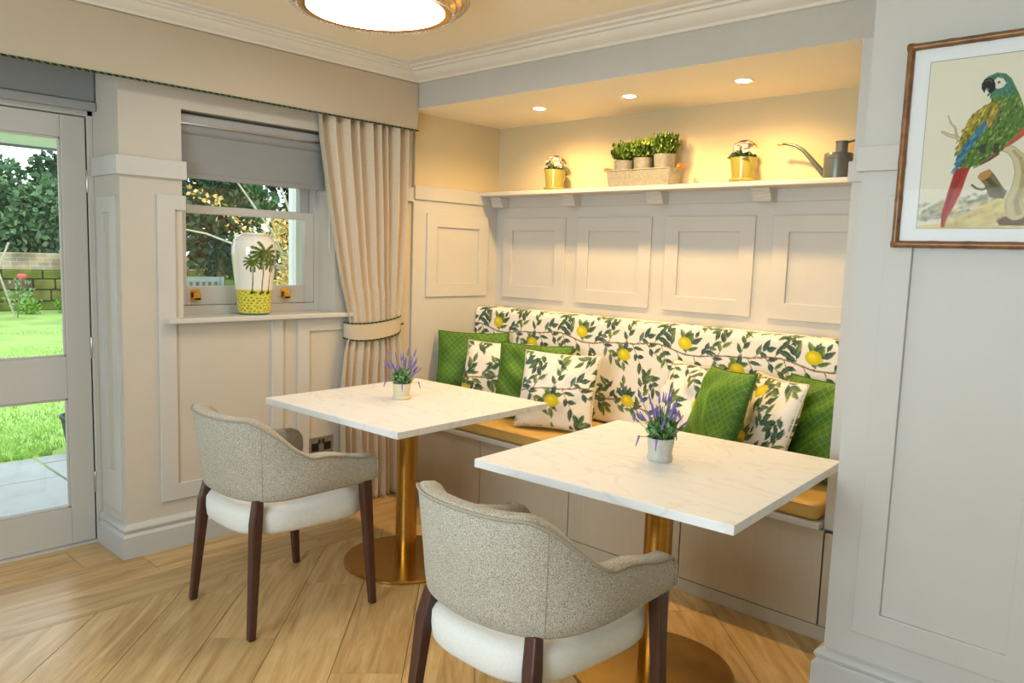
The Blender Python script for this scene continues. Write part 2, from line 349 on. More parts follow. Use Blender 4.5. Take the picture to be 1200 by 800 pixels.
# ------------------------------------------------------------------ flat-print rasteriser (numpy): leaves, ellipses, strokes, polygons
LIN = lambda c: np.array(lin(c))
class Canvas:
    def __init__(s, w, h, res, bg, wrap=False):
        s.w, s.h, s.res, s.wrap = w, h, res, wrap
        s.nx, s.ny = int(round(w/res)), int(round(h/res)); s.a = np.empty((s.ny, s.nx, 3)); s.a[:] = LIN(bg)
    def _win(s, x0, x1, y0, y1):
        i = np.arange(int(math.floor(x0/s.res))-1, int(math.ceil(x1/s.res))+2); j = np.arange(int(math.floor(y0/s.res))-1, int(math.ceil(y1/s.res))+2)
        if not s.wrap: i = i[(i >= 0) & (i < s.nx)]; j = j[(j >= 0) & (j < s.ny)]
        return i, j, *np.meshgrid((i+.5)*s.res, (j+.5)*s.res)
    def _blend(s, i, j, al, c):
        if len(i) == 0 or len(j) == 0: return
        ix = np.ix_(j % s.ny, i % s.nx); al = np.clip(al, 0, 1)[..., None]; c = np.asarray(c)
        s.a[ix] = s.a[ix]*(1-al)+c*al
    def leaf(s, x, y, ang, ln, wd, c, vein=None):
        i, j, X, Y = s._win(x-ln, x+ln, y-ln, y+ln); ca, sa = math.cos(ang), math.sin(ang)
        a = ((X-x)*ca+(Y-y)*sa)/ln; b = (-(X-x)*sa+(Y-y)*ca)
        hw = wd*.5*np.clip(np.sin(np.clip(a, 0, 1)**.8*PI), 0, 1)
        al = np.where((a > 0) & (a < 1), (hw-np.abs(b))/s.res+.5, 0)
        sh = LIN(c)*(1+.28*np.sign(b))[..., None]
        s._blend(i, j, al, sh)
        if vein: s.stroke([(x, y), (x+ca*ln*.9, y+sa*ln*.9)], s.res*.5, vein, .6)
    def ell(s, x, y, rx, ry, ang, c, al=1, shade=0):
        R = max(rx, ry); i, j, X, Y = s._win(x-R, x+R, y-R, y+R); ca, sa = math.cos(ang), math.sin(ang)
        a = ((X-x)*ca+(Y-y)*sa)/rx; b = (-(X-x)*sa+(Y-y)*ca)/ry; d = np.sqrt(a*a+b*b)
        col = LIN(c)*np.ones(X.shape+(1,))
        if shade: col = col*(1-shade*np.clip(d, 0, 1)**2)[..., None]
        s._blend(i, j, ((1-d)*min(rx, ry)/s.res+.5).clip(0, 1)*al, col)
    def stroke(s, pts, w, c, al=1):
        ws = w if isinstance(w, (list, tuple)) else [w]*len(pts)
        for (p, q, w0, w1) in zip(pts[:-1], pts[1:], ws[:-1], ws[1:]):
            m = max(w0, w1); i, j, X, Y = s._win(min(p[0], q[0])-m, max(p[0], q[0])+m, min(p[1], q[1])-m, max(p[1], q[1])+m)
            dx, dy = q[0]-p[0], q[1]-p[1]; L2 = dx*dx+dy*dy+1e-12
            t = np.clip(((X-p[0])*dx+(Y-p[1])*dy)/L2, 0, 1); d = np.hypot(X-p[0]-t*dx, Y-p[1]-t*dy)
            s._blend(i, j, ((w0+(w1-w0)*t-d)/s.res+.5).clip(0, 1)*al, LIN(c))
    def poly(s, pts, c, al=1):
        P = np.array(pts); i, j, X, Y = s._win(P[:, 0].min(), P[:, 0].max(), P[:, 1].min(), P[:, 1].max())
        ins = np.zeros(X.shape, bool); n = len(P)
        for k in range(n):
            (x0, y0), (x1, y1) = P[k], P[(k+1) % n]
            if y0 == y1: continue
            cr = ((Y >= y0) != (Y >= y1)) & (X < (x1-x0)*(Y-y0)/(y1-y0)+x0); ins ^= cr
        s._blend(i, j, ins*float(al), LIN(c))
    def sample(s, U, V):
        if s.wrap: return s.a[(np.floor(V/s.res).astype(int)) % s.ny, (np.floor(U/s.res).astype(int)) % s.nx]
        return s.a[np.clip(np.floor(V/s.res).astype(int), 0, s.ny-1), np.clip(np.floor(U/s.res).astype(int), 0, s.nx-1)]

# ================================================================== THE ROOM
XW, XD, YB, XAL, YBK, XP, YP, ZS = -3.545, -3.849, 2.90, -3.53, 3.655, -.877, 2.55, 2.221
ZC = 2.44
# floor: slab plus single planks
fl = struct(obj('floor', MB().box(-3.98, 1.25, -1.7, 3.0, -.12, -.004), GAP))
def clip(poly, a, b, c):                     # keep a*x+b*y<=c
    out = []
    for k in range(len(poly)):
        p, q = poly[k], poly[(k+1) % len(poly)]; fp = a*p[0]+b*p[1]-c; fq = a*q[0]+b*q[1]-c
        if fp <= 0: out.append(p)
        if (fp < 0) != (fq < 0) and abs(fp-fq) > 1e-12:
            t = fp/(fp-fq); out.append((p[0]+(q[0]-p[0])*t, p[1]+(q[1]-p[1])*t))
    return out
def plank(pw, ang):
    if len(pw) < 3: return
    A = sum(pw[k][0]*pw[(k+1) % len(pw)][1]-pw[(k+1) % len(pw)][0]*pw[k][1] for k in range(len(pw)))/2
    if abs(A) < .004: return
    cx = sum(p[0] for p in pw)/len(pw); cy = sum(p[1] for p in pw)/len(pw); ca, sa = math.cos(-ang), math.sin(-ang)
    loc = [((p[0]-cx)*ca-(p[1]-cy)*sa, (p[0]-cx)*sa+(p[1]-cy)*ca) for p in pw]; n = len(loc)
    vs = [(x, y, -.006) for x, y in loc]+[(x, y, 0) for x, y in loc]
    fs = [tuple(range(n, 2*n))]+[(k, (k+1) % n, n+(k+1) % n, n+k) for k in range(n)]
    obj('plank', MB().add(vs, fs), OAK, fl, loc=(cx, cy, 0), rot=(0, 0, ang))
G = .0012; s2 = math.sqrt(.5); A45 = math.radians(135)
for k in range(-11, 12):
    p1 = -.23-.243*k; p0 = p1-.243
    off = {0: 2.487, 1: 3.2, 2: 2.715}.get(k, random.uniform(0, 1.45))
    q = (off % 1.45)-4.35
    while q < 5.5:
        corners = [(p0+G, q+G), (p1-G, q+G), (p1-G, q+1.45-G), (p0+G, q+1.45-G)]
        w = [((p-r)*s2, (p+r)*s2) for p, r in corners]
        for cl in ((-1, 0, 3.07-G), (1, 0, 1.25), (0, 1, 2.96), (0, -1, 1.7)):
            w = clip(w, *cl)
            if len(w) < 3: break
        plank(w, A45); q += 1.45
for r, (x0, x1, off) in enumerate(((-3.31, -3.07, .62), (-3.55, -3.31, 1.37), (-3.79, -3.55, 1.14), (-3.98, -3.79, .4))):
    y = off-1.45*3
    while y < 2.96:
        a, b = max(y, -1.7), min(y+1.45, 2.96 if x0 > -3.5 else 2.9)
        if b-a > .05: plank([(x0+G, a+G), (x1-G, a+G), (x1-G, b-G), (x0+G, b-G)], PI/2)
        y += 1.45
# ceiling
struct(obj('ceiling', MB().box(-3.95, 1.25, -1.7, 3.0, ZC, ZC+.1), CEILP))
struct(obj('ceiling_alcove', MB().box(XAL-.1, -1.033, YB+.0005, YBK+.1, ZS, ZS+.08), CEILP))
# window wall with door and window openings
D0, D1 = -.46, 1.322           # door opening along y
W0, W1, WZ0, WZ1 = 1.594, 2.42, 1.06, 2.028
XO = -3.93
wl = MB()
for (y0, y1, z0, z1) in ((-1.7, D0, -.12, ZC), (D0, D1, 2.2, ZC), (D1, W0, -.12, ZC), (W0, W1, -.12, WZ0), (W0, W1, WZ1, ZC), (W1, 2.95, -.12, ZC)):
    wl.box(XO, XW, y0, y1, z0, z1)
wall_left = struct(obj('wall_left', wl, WALLP))
obj('door_threshold', MB().box(XO-.05, XD+.02, D0, D1, -.12, .008), FRAMEW, wall_left)
def frame_panel(parent, axis, pos, a0, a1, z0, z1, wd=.08, d=.012, m=PAINT, name='panel', sgn=1, bottom=None):
    """raised shaker frame on a wall: axis 'x' means the wall is a plane x=pos facing +x*sgn, a = y; axis 'y' faces -y"""
    bt = wd if bottom is None else bottom
    out = [(a0, z0), (a1, z0), (a1, z1), (a0, z1)]; inn = [(a0+wd, z0+bt), (a1-wd, z0+bt), (a1-wd, z1-wd), (a0+wd, z1-wd)]
    P = (lambda a, z, t: (pos+sgn*t, a, z)) if axis == 'x' else (lambda a, z, t: (a, pos-t, z))
    vs = [P(*q, -.001) for q in out]+[P(*q, -.001) for q in inn]+[P(*q, d) for q in out]+[P(*q, d) for q in inn]; fs = []
    for k in range(4):
        l = (k+1) % 4; fs += [(8+k, 8+l, 12+l, 12+k), (k, l, 8+l, 8+k), (4+k, 4+l, 12+l, 12+k), (k, l, 4+l, 4+k)]
    return obj(name, MB().add(vs, fs), m, parent, bevel=.0025)
# panels under the sill; the first one climbs beside the window with a short return at its top
lp = MB()
T = .012
out = [(1.476, .224), (2.105, .224), (2.105, WZ0), (2.04, WZ0), (2.04, .30), (1.556, .30), (1.556, 1.574), (1.607, 1.574), (1.607, 1.64), (1.476, 1.64)]
n = len(out)
vs = [(XW-.001, a, z) for a, z in out]+[(XW+T, a, z) for a, z in out]
obj('panel', MB().add(vs, [tuple(range(n, 2*n))]+[(k, (k+1) % n, n+(k+1) % n, n+k) for k in range(n)]), PAINT, wall_left, bevel=.0025)
frame_panel(wall_left, 'x', XW, 2.19, 2.86, .224, WZ0-.004, .07)
# narrow panel on the door reveal of the pier
rv = [(XD+.06, .2), (XW-.03, .2), (XW-.03, 1.62), (XD+.06, 1.62)]; ri = [(XD+.12, .42), (XW-.10, .42), (XW-.10, 1.56), (XD+.12, 1.56)]
ri = [(XD+.125, .38), (XW-.095, .38), (XW-.095, 1.55), (XD+.125, 1.55)]
vs = [(x, D1+.001, z) for x, z in rv]+[(x, D1+.001, z) for x, z in ri]+[(x, D1-T, z) for x, z in rv]+[(x, D1-T, z) for x, z in ri]; fs = []
for k in range(4):
    l = (k+1) % 4; fs += [(8+k, 8+l, 12+l, 12+k), (k, l, 8+l, 8+k), (4+k, 4+l, 12+l, 12+k)]
obj('panel', MB().add(vs, fs), PAINT, wall_left, bevel=.0025)
# dado rail around the pier and on the far side of the window
dr = MB().box(XD+.03, XW+.018, D1-.018, W0+.016, 1.712, 1.793)
struct(obj('trim_1', dr, PAINT, bevel=.002), 'flat dado rail wrapped around the pier between door and window')
struct(obj('trim_2', MB().box(XW-.15, XW+.018, W1-.014, 2.95, 1.712, 1.793), PAINT, bevel=.002), 'flat dado rail on the wall behind the curtain')
# alcove walls
wab = struct(obj('wall_alcove_back', MB().box(XAL-.1, -.93, YBK, YBK+.1, -.1, ZS+.02), PAINT))
PW = .51
for cx in (-3.207, -2.601, -2.0, -1.396): frame_panel(wab, 'y', YBK, cx-PW/2, cx+PW/2, 1.153, 1.655)
struct(obj('trim_3', MB().box(XAL, -1.033, YBK-.014, YBK, 1.722, 1.80), PAINT, bevel=.002), 'flat rail under the alcove shelf')
wal = struct(obj('wall_alcove_left', MB().box(XAL-.12, XAL, 2.95, YBK+.1, -.1, ZS+.02), PAINT))
obj('upper_plaster', MB().box(XAL-.02, XAL+.003, 2.9505, YBK-.003, 1.80, ZS), UPPER, wal)
obj('upper_plaster', MB().box(XAL+.003, -1.034, YBK-.003, YBK+.02, 1.80, ZS), UPPER, wab)
frame_panel(wal, 'x', XAL, 3.05, 3.565, 1.155, 1.655)
struct(obj('trim_4', MB().box(XAL, XAL+.014, 2.95, YBK-.014, 1.728, 1.806), PAINT, bevel=.002), 'flat rail on the left alcove wall')
war = struct(obj('wall_alcove_right', MB().box(-1.033, -.90, YB+.002, YBK, -.1, ZS+.02), PAINT))
struct(obj('trim_5', MB().box(-1.045, -.88, YB-.012, YB+.3, 1.722, 1.795), PAINT, bevel=.002), 'short rail on the post at the right end of the alcove')
# bulkhead and grey upper plaster
struct(obj('wall_bulkhead', MB().box(XW-.02, -.88, YB, YB+.11, ZS+.0006, ZC+.02), GREYP))
# wall with the parrot picture
wr = struct(obj('wall_right', MB().box(XP, 1.25, YP, YP+.45, -.1, ZC+.02), PAINT))
frame_panel(wr, 'y', YP, -.79, -.285, .24, 1.64, .08)
frame_panel(wr, 'y', YP, -.12, .55, .24, 1.64, .08)
struct(obj('trim_6', MB().box(XP-.015, 1.25, YP-.018, YP+.3, 1.716, 1.793), PAINT, bevel=.002), 'flat dado rail on the picture wall')
# rest of the room behind the camera: side and rear walls, the rear one with an invented opening for daylight
MB_ = MB()
for (x0, x1, z0, z1) in ((-3.93, -2.15, -.1, ZC), (-2.15, -.25, -.1, .85), (-2.15, -.25, 2.05, ZC), (-.25, 1.25, -.1, ZC)): MB_.box(x0, x1, -1.72, -1.6, z0, z1)
struct(obj('wall_rear', MB_, WALLP))
MB_ = MB().box(1.15, 1.27, -1.7, 2.6, -.1, ZC)
struct(obj('wall_side', MB_, WALLP))
# skirting boards
def skirt_profile(): return [(0, 0), (.028, 0), (.028, .098), (.020, .104), (.016, .112), (.022, .12), (.024, .13), (.018, .142), (.008, .148), (0, .152)]
def sweep(path, prof, side=1):
    """sweep profile (offset,z) along a 2-d polyline with mitred corners; offset to the left of travel * side"""
    pts = [Vector(p) for p in path]; secs = []
    for i, p in enumerate(pts):
        d0 = (pts[i]-pts[i-1]).normalized() if i > 0 else None; d1 = (pts[i+1]-pts[i]).normalized() if i < len(pts)-1 else None
        n0 = Vector((-d0.y, d0.x)) if d0 else None; n1 = Vector((-d1.y, d1.x)) if d1 else None
        if n0 and n1: nn = (n0+n1); nn = nn/ (nn.dot(n0))
        else: nn = n0 or n1
        secs.append([(p.x+nn.x*o*side, p.y+nn.y*o*side, z) for o, z in prof])
    return MB().loft(secs)
struct(obj('baseboard_left', sweep([(XD+.03, D1), (XW, D1), (XW, 2.95)], skirt_profile(), -1), SKIRT, smooth=.6), 'moulded skirting board along the window wall')
struct(obj('baseboard_right', sweep([(XP, YB-.03), (XP, YP), (1.15, YP)], [(o, z) for o, z in skirt_profile()], -1), SKIRT, smooth=.6), 'moulded skirting board under the picture wall')
# cornice
def corn(s): return [(0, 2.358), (.012*s, 2.358), (.016*s, 2.368), (.030*s, 2.378), (.042*s, 2.392), (.046*s, 2.404), (.056*s, 2.406), (.058*s, 2.416), (.070*s, 2.42), (.074*s, 2.428), (.094*s, 2.431), (.102*s, 2.436), (.106*s, ZC+.002), (0, ZC+.002)]
XPF = -3.44
def cornice():
    secs = []
    A = corn(1.0); B = corn(1.75)
    secs.append([(XPF+o, -1.6, z) for o, z in A]); secs.append([(XPF+o, YB-p, z) for (o, z), (p, _) in zip(A, B)])
    secs.append([(XP-.0+o*0, YB-p, z) for (o, z), (p, _) in zip(A, B)])
    return MB().loft(secs)
struct(obj('trim_7', cornice(), CORN, smooth=.5), 'stepped plaster cornice around the ceiling')
struct(obj('trim_8', MB().loft([[(XP, YP-o, z) for o, z in corn(1.75)], [(1.25, YP-o, z) for o, z in corn(1.75)]]), CORN, smooth=.5), 'stepped plaster cornice above the picture wall')

# ------------------------------------------------------------------ doors
def make_door(name, y0, y1, hinge_right):
    r = bpy.data.objects.new(name, None); COL.objects.link(r); r['kind'] = 'structure'; r['label'] = 'glazed garden door with two panes in grey paint' if hinge_right else 'second leaf of the glazed garden doors'
    r.location = (XD, (y0+y1)/2, .01); w = (y1-y0)/2
    st = .102; zz = (0, .174, .69, .884, 1.864, 1.962)
    f = MB()
    for (a, b, c, d) in ((-w, -w+st, 0, zz[5]), (w-st, w, 0, zz[5])): f.box(-.045, 0, a, b, c, d)
    for (c, d) in ((zz[0], zz[1]), (zz[2], zz[3]), (zz[4], zz[5])): f.box(-.045, 0, -w+st, w-st, c, d)
    obj('door_frame', f, FRAMEW, r, bevel=.003)
    for (c, d) in ((zz[1], zz[2]), (zz[3], zz[4])):
        obj('pane', MB().box(-.025, -.021, -w+st-.004, w-st+.004, c-.004, d+.004), GLASS, r)
        b = MB(); t = .010
        for (a0, a1, c0, c1) in ((-w+st, -w+st+t, c, d), (w-st-t, w-st, c, d), (-w+st, w-st, c, c+t), (-w+st, w-st, d-t, d)): b.box(-.020, -.008, a0, a1, c0, c1)
        obj('glazing_bead', b, FRAMEW, r, bevel=.002)
    sgn = 1 if hinge_right else -1
    for z in (.28, .92, 1.68):
        obj('hinge', MB().lathe([(.005, -.05), (.006, -.048), (.006, .048), (.005, .05)], (.006, sgn*(w+.002), z), 10), CHROME, r, smooth=.7)
    if hinge_right: obj('dark_gap_strip', MB().box(-.03, .0005, w-.0005, w+.0038, 0, zz[5]), BLACK, r)  # black strip stands in for the shaded gap between door and jamb
    if hinge_right:
        obj('handle', MB().box(0, .006, -w+.02, -w+.06, .9, 1.12).tube([(.006, -w+.04, 1.03), (.045, -w+.04, 1.03), (.05, -w+.06, 1.03), (.05, -w+.15, 1.03)], .008), CHROME, r)
    return r
make_door('door_1', .424, 1.293, True)
make_door('door_2', -.449, .420, False)
jf = MB()
jf.box(XO, XD+.012, 1.297, D1, 0, 2.2).box(XO, XD+.012, D0, D0+.008, 0, 2.2).box(XO, XD+.012, D0, D1, 1.977, 2.2)
struct(obj('trim_9', jf, FRAMEW, bevel=.003), 'painted frame around the garden doors')
# roller blind above the door
rb = thing('roller_blind', 'rolled up grey roller blind above the garden door', 'blind', (XD+.045, .43, 2.0))
obj('fabric_roll', MB().box(-.02, .018, -.85, .889, .035, .19), BLIND, rb, bevel=.01)
obj('bottom_bar', MB().box(-.012, .026, -.85, .889, -.004, .034), BLINDBOX, rb, bevel=.006)

# ------------------------------------------------------------------ window 1 (sash)
win = bpy.data.objects.new('window_1', None); COL.objects.link(win); struct(win, 'painted sliding sash window with two sashes'); XS = -3.70
fr = MB().box(XS-.14, XS-.0, W0-.002, W0+.028, WZ0, WZ1).box(XS-.14, XS-.0, W1-.028, W1+.002, WZ0, WZ1).box(XS-.14, XS, W0, W1, WZ1-.03, WZ1).box(XS-.14, XS+.003, W0, W1, WZ0, 1.125)
obj('window_frame', fr, FRAMEW, win, bevel=.003)
def sash(x, z0, z1, rb_, rt, name):
    s = MB(); a, b = W0+.03, W1-.03; st = .058
    s.box(x-.04, x, a, a+st, z0, z1).box(x-.04, x, b-st, b, z0, z1).box(x-.04, x, a+st, b-st, z0, z0+rb_).box(x-.04, x, a+st, b-st, z1-rt, z1)
    o = obj('sash', s, FRAMEW, win, bevel=.004)
    obj('pane', MB().box(x-.024, x-.020, a+st-.004, b-st+.004, z0+rb_-.004, z1-rt+.004), GLASS, o); return o
lo = sash(XS, 1.127, 1.612, .092, .040, 'lower'); sash(XS-.05, 1.58, WZ1-.03, .035, .05, 'upper')
for y in (1.72, 2.21):
    obj('sash_lift', MB().box(XS, XS+.005, y-.024, y+.024, 1.155, 1.203).box(XS+.005, XS+.03, y-.020, y+.020, 1.153, 1.165).box(XS+.022, XS+.03, y-.018, y+.018, 1.153, 1.19), GOLD, lo, bevel=.003)
sill = struct(obj('trim_10', MB().box(XS-.02, -3.488, 1.507, 2.52, 1.058, 1.083), PAINT, bevel=.006, seg=3), 'painted window sill board')
# roller blind in the window
wb = thing('roller_blind', 'grey roller blind half lowered over the sash window', 'blind', (-3.60, (W0+W1)/2-.018, 1.73))
hb = (W1-W0)/2-.022
obj('cassette', MB().box(-.05, .03, -hb-.02, hb+.02, .235, .285), BLINDBOX, wb, bevel=.012)
obj('cassette_strip', MB().box(.0301, .033, -hb-.02, hb+.02, .238, .245), CHROME, wb)
obj('roll', MB().tube([(-.004, -hb, .222), (-.004, hb, .222)], .03, 16), BLIND, wb, smooth=.8)
obj('fabric', MB().box(.008, .0095, -hb, hb, 0, .225), BLIND, wb)
obj('bottom_bar', MB().box(.003, .015, -hb, hb, -.004, .022), BLIND, wb, bevel=.004)
ch = [(.02, hb+.025, .22)]+[(.02, hb+.028, .22-.02*i) for i in range(1, 27)]+[(.02, hb+.034, -.325), (.02, hb+.044, -.335), (.02, hb+.054, -.325)]+[(.02, hb+.06, -.30+.02*i) for i in range(0, 27)]
obj('bead_chain', MB().tube(ch, .0022, 6), WHITEP, wb)
# vase on the sill
def make_vase():
    Ht = .405; pr = [(0, 0), (.072, 0), (.078, .008), (.082, .03), (.087, .10), (.094, .17), (.102, .24), (.107, .30), (.107, .335), (.100, .365), (.086, .385), (.070, .395), (.060, .398), (.060, .405), (.052, .405), (.050, .38), (0, .36)]
    # resample the profile
    P = np.array(pr); d = np.r_[0, np.cumsum(np.hypot(*np.diff(P, axis=0).T))]; t = np.linspace(0, d[-1], 200); R = np.interp(t, d, P[:, 0]); Z = np.interp(t, d, P[:, 1])
    NU = 200; w = 2*PI*.1
    cv = Canvas(w, Ht, .0016, (238, 232, 220)); c0 = w/2
    cv.poly([(0, 0), (w, 0), (w, .125), (0, .125)], (214, 204, 74))
    rr = random.Random(3)
    for r in range(8):
        for k in range(22): cv.ell(k*w/22+(r % 2)*w/44+rr.uniform(-.006, .006), .02+r*.0135+rr.uniform(-.003, .003), .0062, .0026, 0, (60, 44, 30))
    cv.poly([(0, 0), (w, 0), (w, .012), (0, .012)], (92, 128, 104))
    def palm(x, zt, lean, sc):
        cv.stroke([(x+lean*.2-.004, .115), (x-lean*.3, .16), (x+lean*.3, .22), (x+lean, zt)], [.0042, .0032, .0028, .0026], (88, 92, 40))
        cv.ell(x-.002, .112, .016, .006, .2, (60, 70, 24))
        for a in (10, 35, 62, 95, 128, 155, 178, 205, -22, -60, 240):
            a = math.radians(a); L = .062*sc; px, py = x+lean, zt; prev = (px, py)
            for q in range(5):
                aa = a-(q*.16 if math.cos(a) > 0 else -q*.16); cv.leaf(prev[0], prev[1], aa, L*.42, .017*sc, (66, 84, 22) if q % 2 else (92, 108, 34)); prev = (prev[0]+math.cos(aa)*L*.22, prev[1]+math.sin(aa)*L*.22)
    palm(c0-.006, .258, 0, .62); palm(c0+.044, .298, .004, .98); palm(c0+.088, .262, .004, .66)
    th = np.linspace(0, 2*PI, NU, endpoint=False); TH, ZZ = np.meshgrid(th, Z); RR = np.meshgrid(th, R)[1]
    Pm = np.stack([RR*np.cos(TH), RR*np.sin(TH), ZZ], -1); cols = cv.sample((TH*.1).ravel(), ZZ.ravel())
    me = gridmesh('vase', Pm, cols, True, CERAM)
    cx, cy = -3.588, 1.972; face = math.atan2(-cy, -cx)
    o = link('vase', me, None, None, loc=(cx, cy, 1.0835), rot=(0, 0, face-PI))
    return tag(o, 'tall white ceramic vase with painted palm trees on the window sill', 'vase')
make_vase()
# socket
sk = thing('wall_socket', 'brushed steel double power socket low on the wall below the window', 'socket', (XW, 2.337, .36))
obj('plate', MB().box(0, .008, -.073, .073, -.048, .048), CHROME, sk, bevel=.003)
for s in (-1, 1):
    obj('insert', MB().box(.008, .010, s*.038-.022, s*.038+.022, -.03, .014), BLACK, sk, bevel=.002)
    obj('switch', MB().box(.008, .0115, s*.012-.007, s*.012+.007, .008, .034), BLACK, sk, bevel=.002)

# ------------------------------------------------------------------ pelmet and curtain
pl = thing('pelmet', 'long fabric covered pelmet box above door and window', 'pelmet', (XPF, 1.2, 2.10))
obj('box', MB().box(-.018, 0, -1.75, 1.698, 0, .258).box(-.104, -.018, -1.75, 1.698, .24, .258).box(-.104, -.018, 1.68, 1.698, 0, .24), PELM, pl, bevel=.004)
obj('braid_trim', MB().box(-.002, .006, -1.75, 1.70, -.004, .005), BRAID, pl, bevel=.003)
def make_curtain():
    root = thing('curtain', 'long beige linen curtain held in by a tieback beside the window', 'curtain', (-3.49, 2.64, 0))
    zs = np.linspace(.015, 2.15, 90); nu = 260; u = np.linspace(0, 1, nu)
    zk = [0, .30, .65, .86, .96, 1.04, 1.25, 1.6, 2.0, 2.16]; lk = [2.44, 2.43, 2.425, 2.445, 2.47, 2.475, 2.42, 2.35, 2.285, 2.275]; rk = [2.85, 2.845, 2.835, 2.83, 2.815, 2.82, 2.83, 2.845, 2.85, 2.85]
    ak = [.030, .030, .026, .018, .012, .012, .020, .028, .032, .030]
    P = np.zeros((len(zs), nu, 3))
    for i, z in enumerate(zs):
        l, r, a = np.interp(z, zk, lk), np.interp(z, zk, rk), np.interp(z, zk, ak)
        ph = u*2*PI*8.2+1.1*np.sin(u*8+z*.5)+.5*np.sin(u*17+1)
        y = l+(r-l)*u+.006*np.sin(ph*1.0+1.3); x = a*np.sin(ph)+.35*a*np.sin(ph*.37+2+z*.6)+.010*np.sin(PI*u)*(1 if abs(z-1) < .2 else .4)
        P[i, :, 0] = np.clip(x, -.048, .044); P[i, :, 1] = y-2.64; P[i, :, 2] = z
    me = gridmesh('drape', P, None, False, CURT); o = link('drape', me, None, root); sm = o.modifiers.new('thickness', 'SOLIDIFY'); sm.thickness = .0025; sm.offset = 0
    # tieback band around the gathered cloth
    secs = []; e1 = []; e2 = []
    for k in range(33):
        a = PI*k/32; y = -.182*math.cos(a)+.010; x = .062*math.sin(a)**.6-.028; dz = .030*max(0, (y+.17)/.36)**1.5-.010*math.sin(a); zc = .992
        zt = zc+.035+dz; zb = zc-.050+dz*1.0-.012*math.sin(a)
        n = Vector((math.sin(a)*1., -math.cos(a)*.35, 0)).normalized()
        secs.append([(x, y, zb), (x+n.x*.006, y+n.y*.006, zb), (x+n.x*.006, y+n.y*.006, zt), (x, y, zt)]); e1.append((x+n.x*.006, y+n.y*.006, zt)); e2.append((x+n.x*.006, y+n.y*.006, zb))
    tb = obj('tieback', MB().loft(secs), PELM, root, smooth=.6)
    obj('edging', MB().tube(e1, .0045, 6).tube(e2, .0045, 6), BRAID, tb)
    obj('tieback_hook', MB().tube([(-.052, .222, 1.0), (-.01, .222, 1.0), (.0, .216, 1.005), (.002, .205, 1.01)], .004, 8).lathe([(0, -.0), (.012, 0), (.012, .004), (0, .004)], (-.046, .222, .998), 12), BRASS, root)
make_curtain()

# ------------------------------------------------------------------ alcove shelf
sh = thing('wall_shelf', 'long cream painted shelf on stepped corbels in the alcove', 'shelf', (-2.28, 3.64, 1.80))
obj('board', MB().box(XAL+2.28+.001, -1.034+2.28, -.16, .014, -.018, .006), PAINT, sh, bevel=.004)
for cx in (-3.46, -2.88, -2.29, -1.69, -1.09):
    c = MB(); w = .046; prof = [(.002, -.082), (-.055, -.082), (-.060, -.074), (-.064, -.066), (-.068, -.058), (-.071, -.050), (-.075, -.042), (-.078, -.034), (-.082, -.026), (-.088, -.019), (.002, -.019)]
    st = []
    for i, (y, z) in enumerate(prof): st.append((y+(.002 if i % 2 else -.002) if 1 < i < 9 else y, z))
    c.loft([[(cx+2.28-w, y, z) for y, z in st], [(cx+2.28+w, y, z) for y, z in st]])
    obj('corbel', c, PAINT, sh)

# ------------------------------------------------------------------ banquette bench
bn = thing('banquette_bench', 'built in panelled bench base along the alcove wall', 'bench', (-2.27, 2.88, 0))
X0, X1 = -3.50, -1.022
ox, oy = -2.27, 2.88
obj('carcass', MB().box(X0-ox, -1.0345-ox, .018, .70, 0, .43), BENCHP, bn)
obj('plinth', MB().box(X0-ox, -.965-ox, 0, .02, 0, .056), BENCHP, bn, bevel=.002)
edges = [-3.462, -2.855, -2.243, -1.628, -1.022]
for a, b in zip(edges[:-1], edges[1:]): obj('front_panel', MB().box(a+.0025-ox, b-.0025-ox, -.002, .019, .060, .428), BENCHP, bn, bevel=.0018)
obj('end_filler', MB().box(-1.0185-ox, -.96-ox, -.002, .019, .060, .42), BENCHP, bn, bevel=.0018)
obj('end_filler', MB().box(X0-ox, -3.466-ox, -.002, .019, .060, .428), BENCHP, bn, bevel=.0018)
obj('gap_backing', MB().box(X0-ox, -.965-ox, .0165, .0179, .056, .43), GAP, bn)
obj('seat_board', MB().box(X0-ox, -1.036-ox, -.022, .76, .432, .456), PAINT, bn, bevel=.004)
def rounded_slab(x0, x1, y0, y1, z0, z1, r, n=5):
    secs = []; 
    def ring(ins, z):
        q = []; rr = max(.002, .03-ins)
        for (cx, cy, a0) in ((x1-ins-rr, y1-ins-rr, 0), (x0+ins+rr, y1-ins-rr, PI/2), (x0+ins+rr, y0+ins+rr, PI), (x1-ins-rr, y0+ins+rr, 1.5*PI)):
            for k in range(5): a = a0+PI/2*k/4; q.append((cx+rr*math.cos(a), cy+rr*math.sin(a), z))
        return q
    for k in range(n+1): a = PI/2*k/n; secs.append(ring(r*(1-math.sin(a)), z0+r*(1-math.cos(a))))
    for k in range(n+1): a = PI/2*k/n; secs.append(ring(r*(1-math.cos(a)), z1-r*(1-math.sin(a))))
    return MB().loft(secs)
pad = thing('seat_pad', 'long tan upholstered seat pad on the bench', 'seat pad', (-2.27, 2.88, .457))
obj('pad', rounded_slab(-3.515-ox, -1.05-ox, -.006, .54, 0, .066, .018), PADM, pad, smooth=True)
obj('piping', MB().tube([(-3.49-ox, -.004, .056), (-1.075-ox, -.004, .056), (-1.056-ox, .02, .056), (-1.054-ox, .5, .056)], .004, 6), PADM, pad)

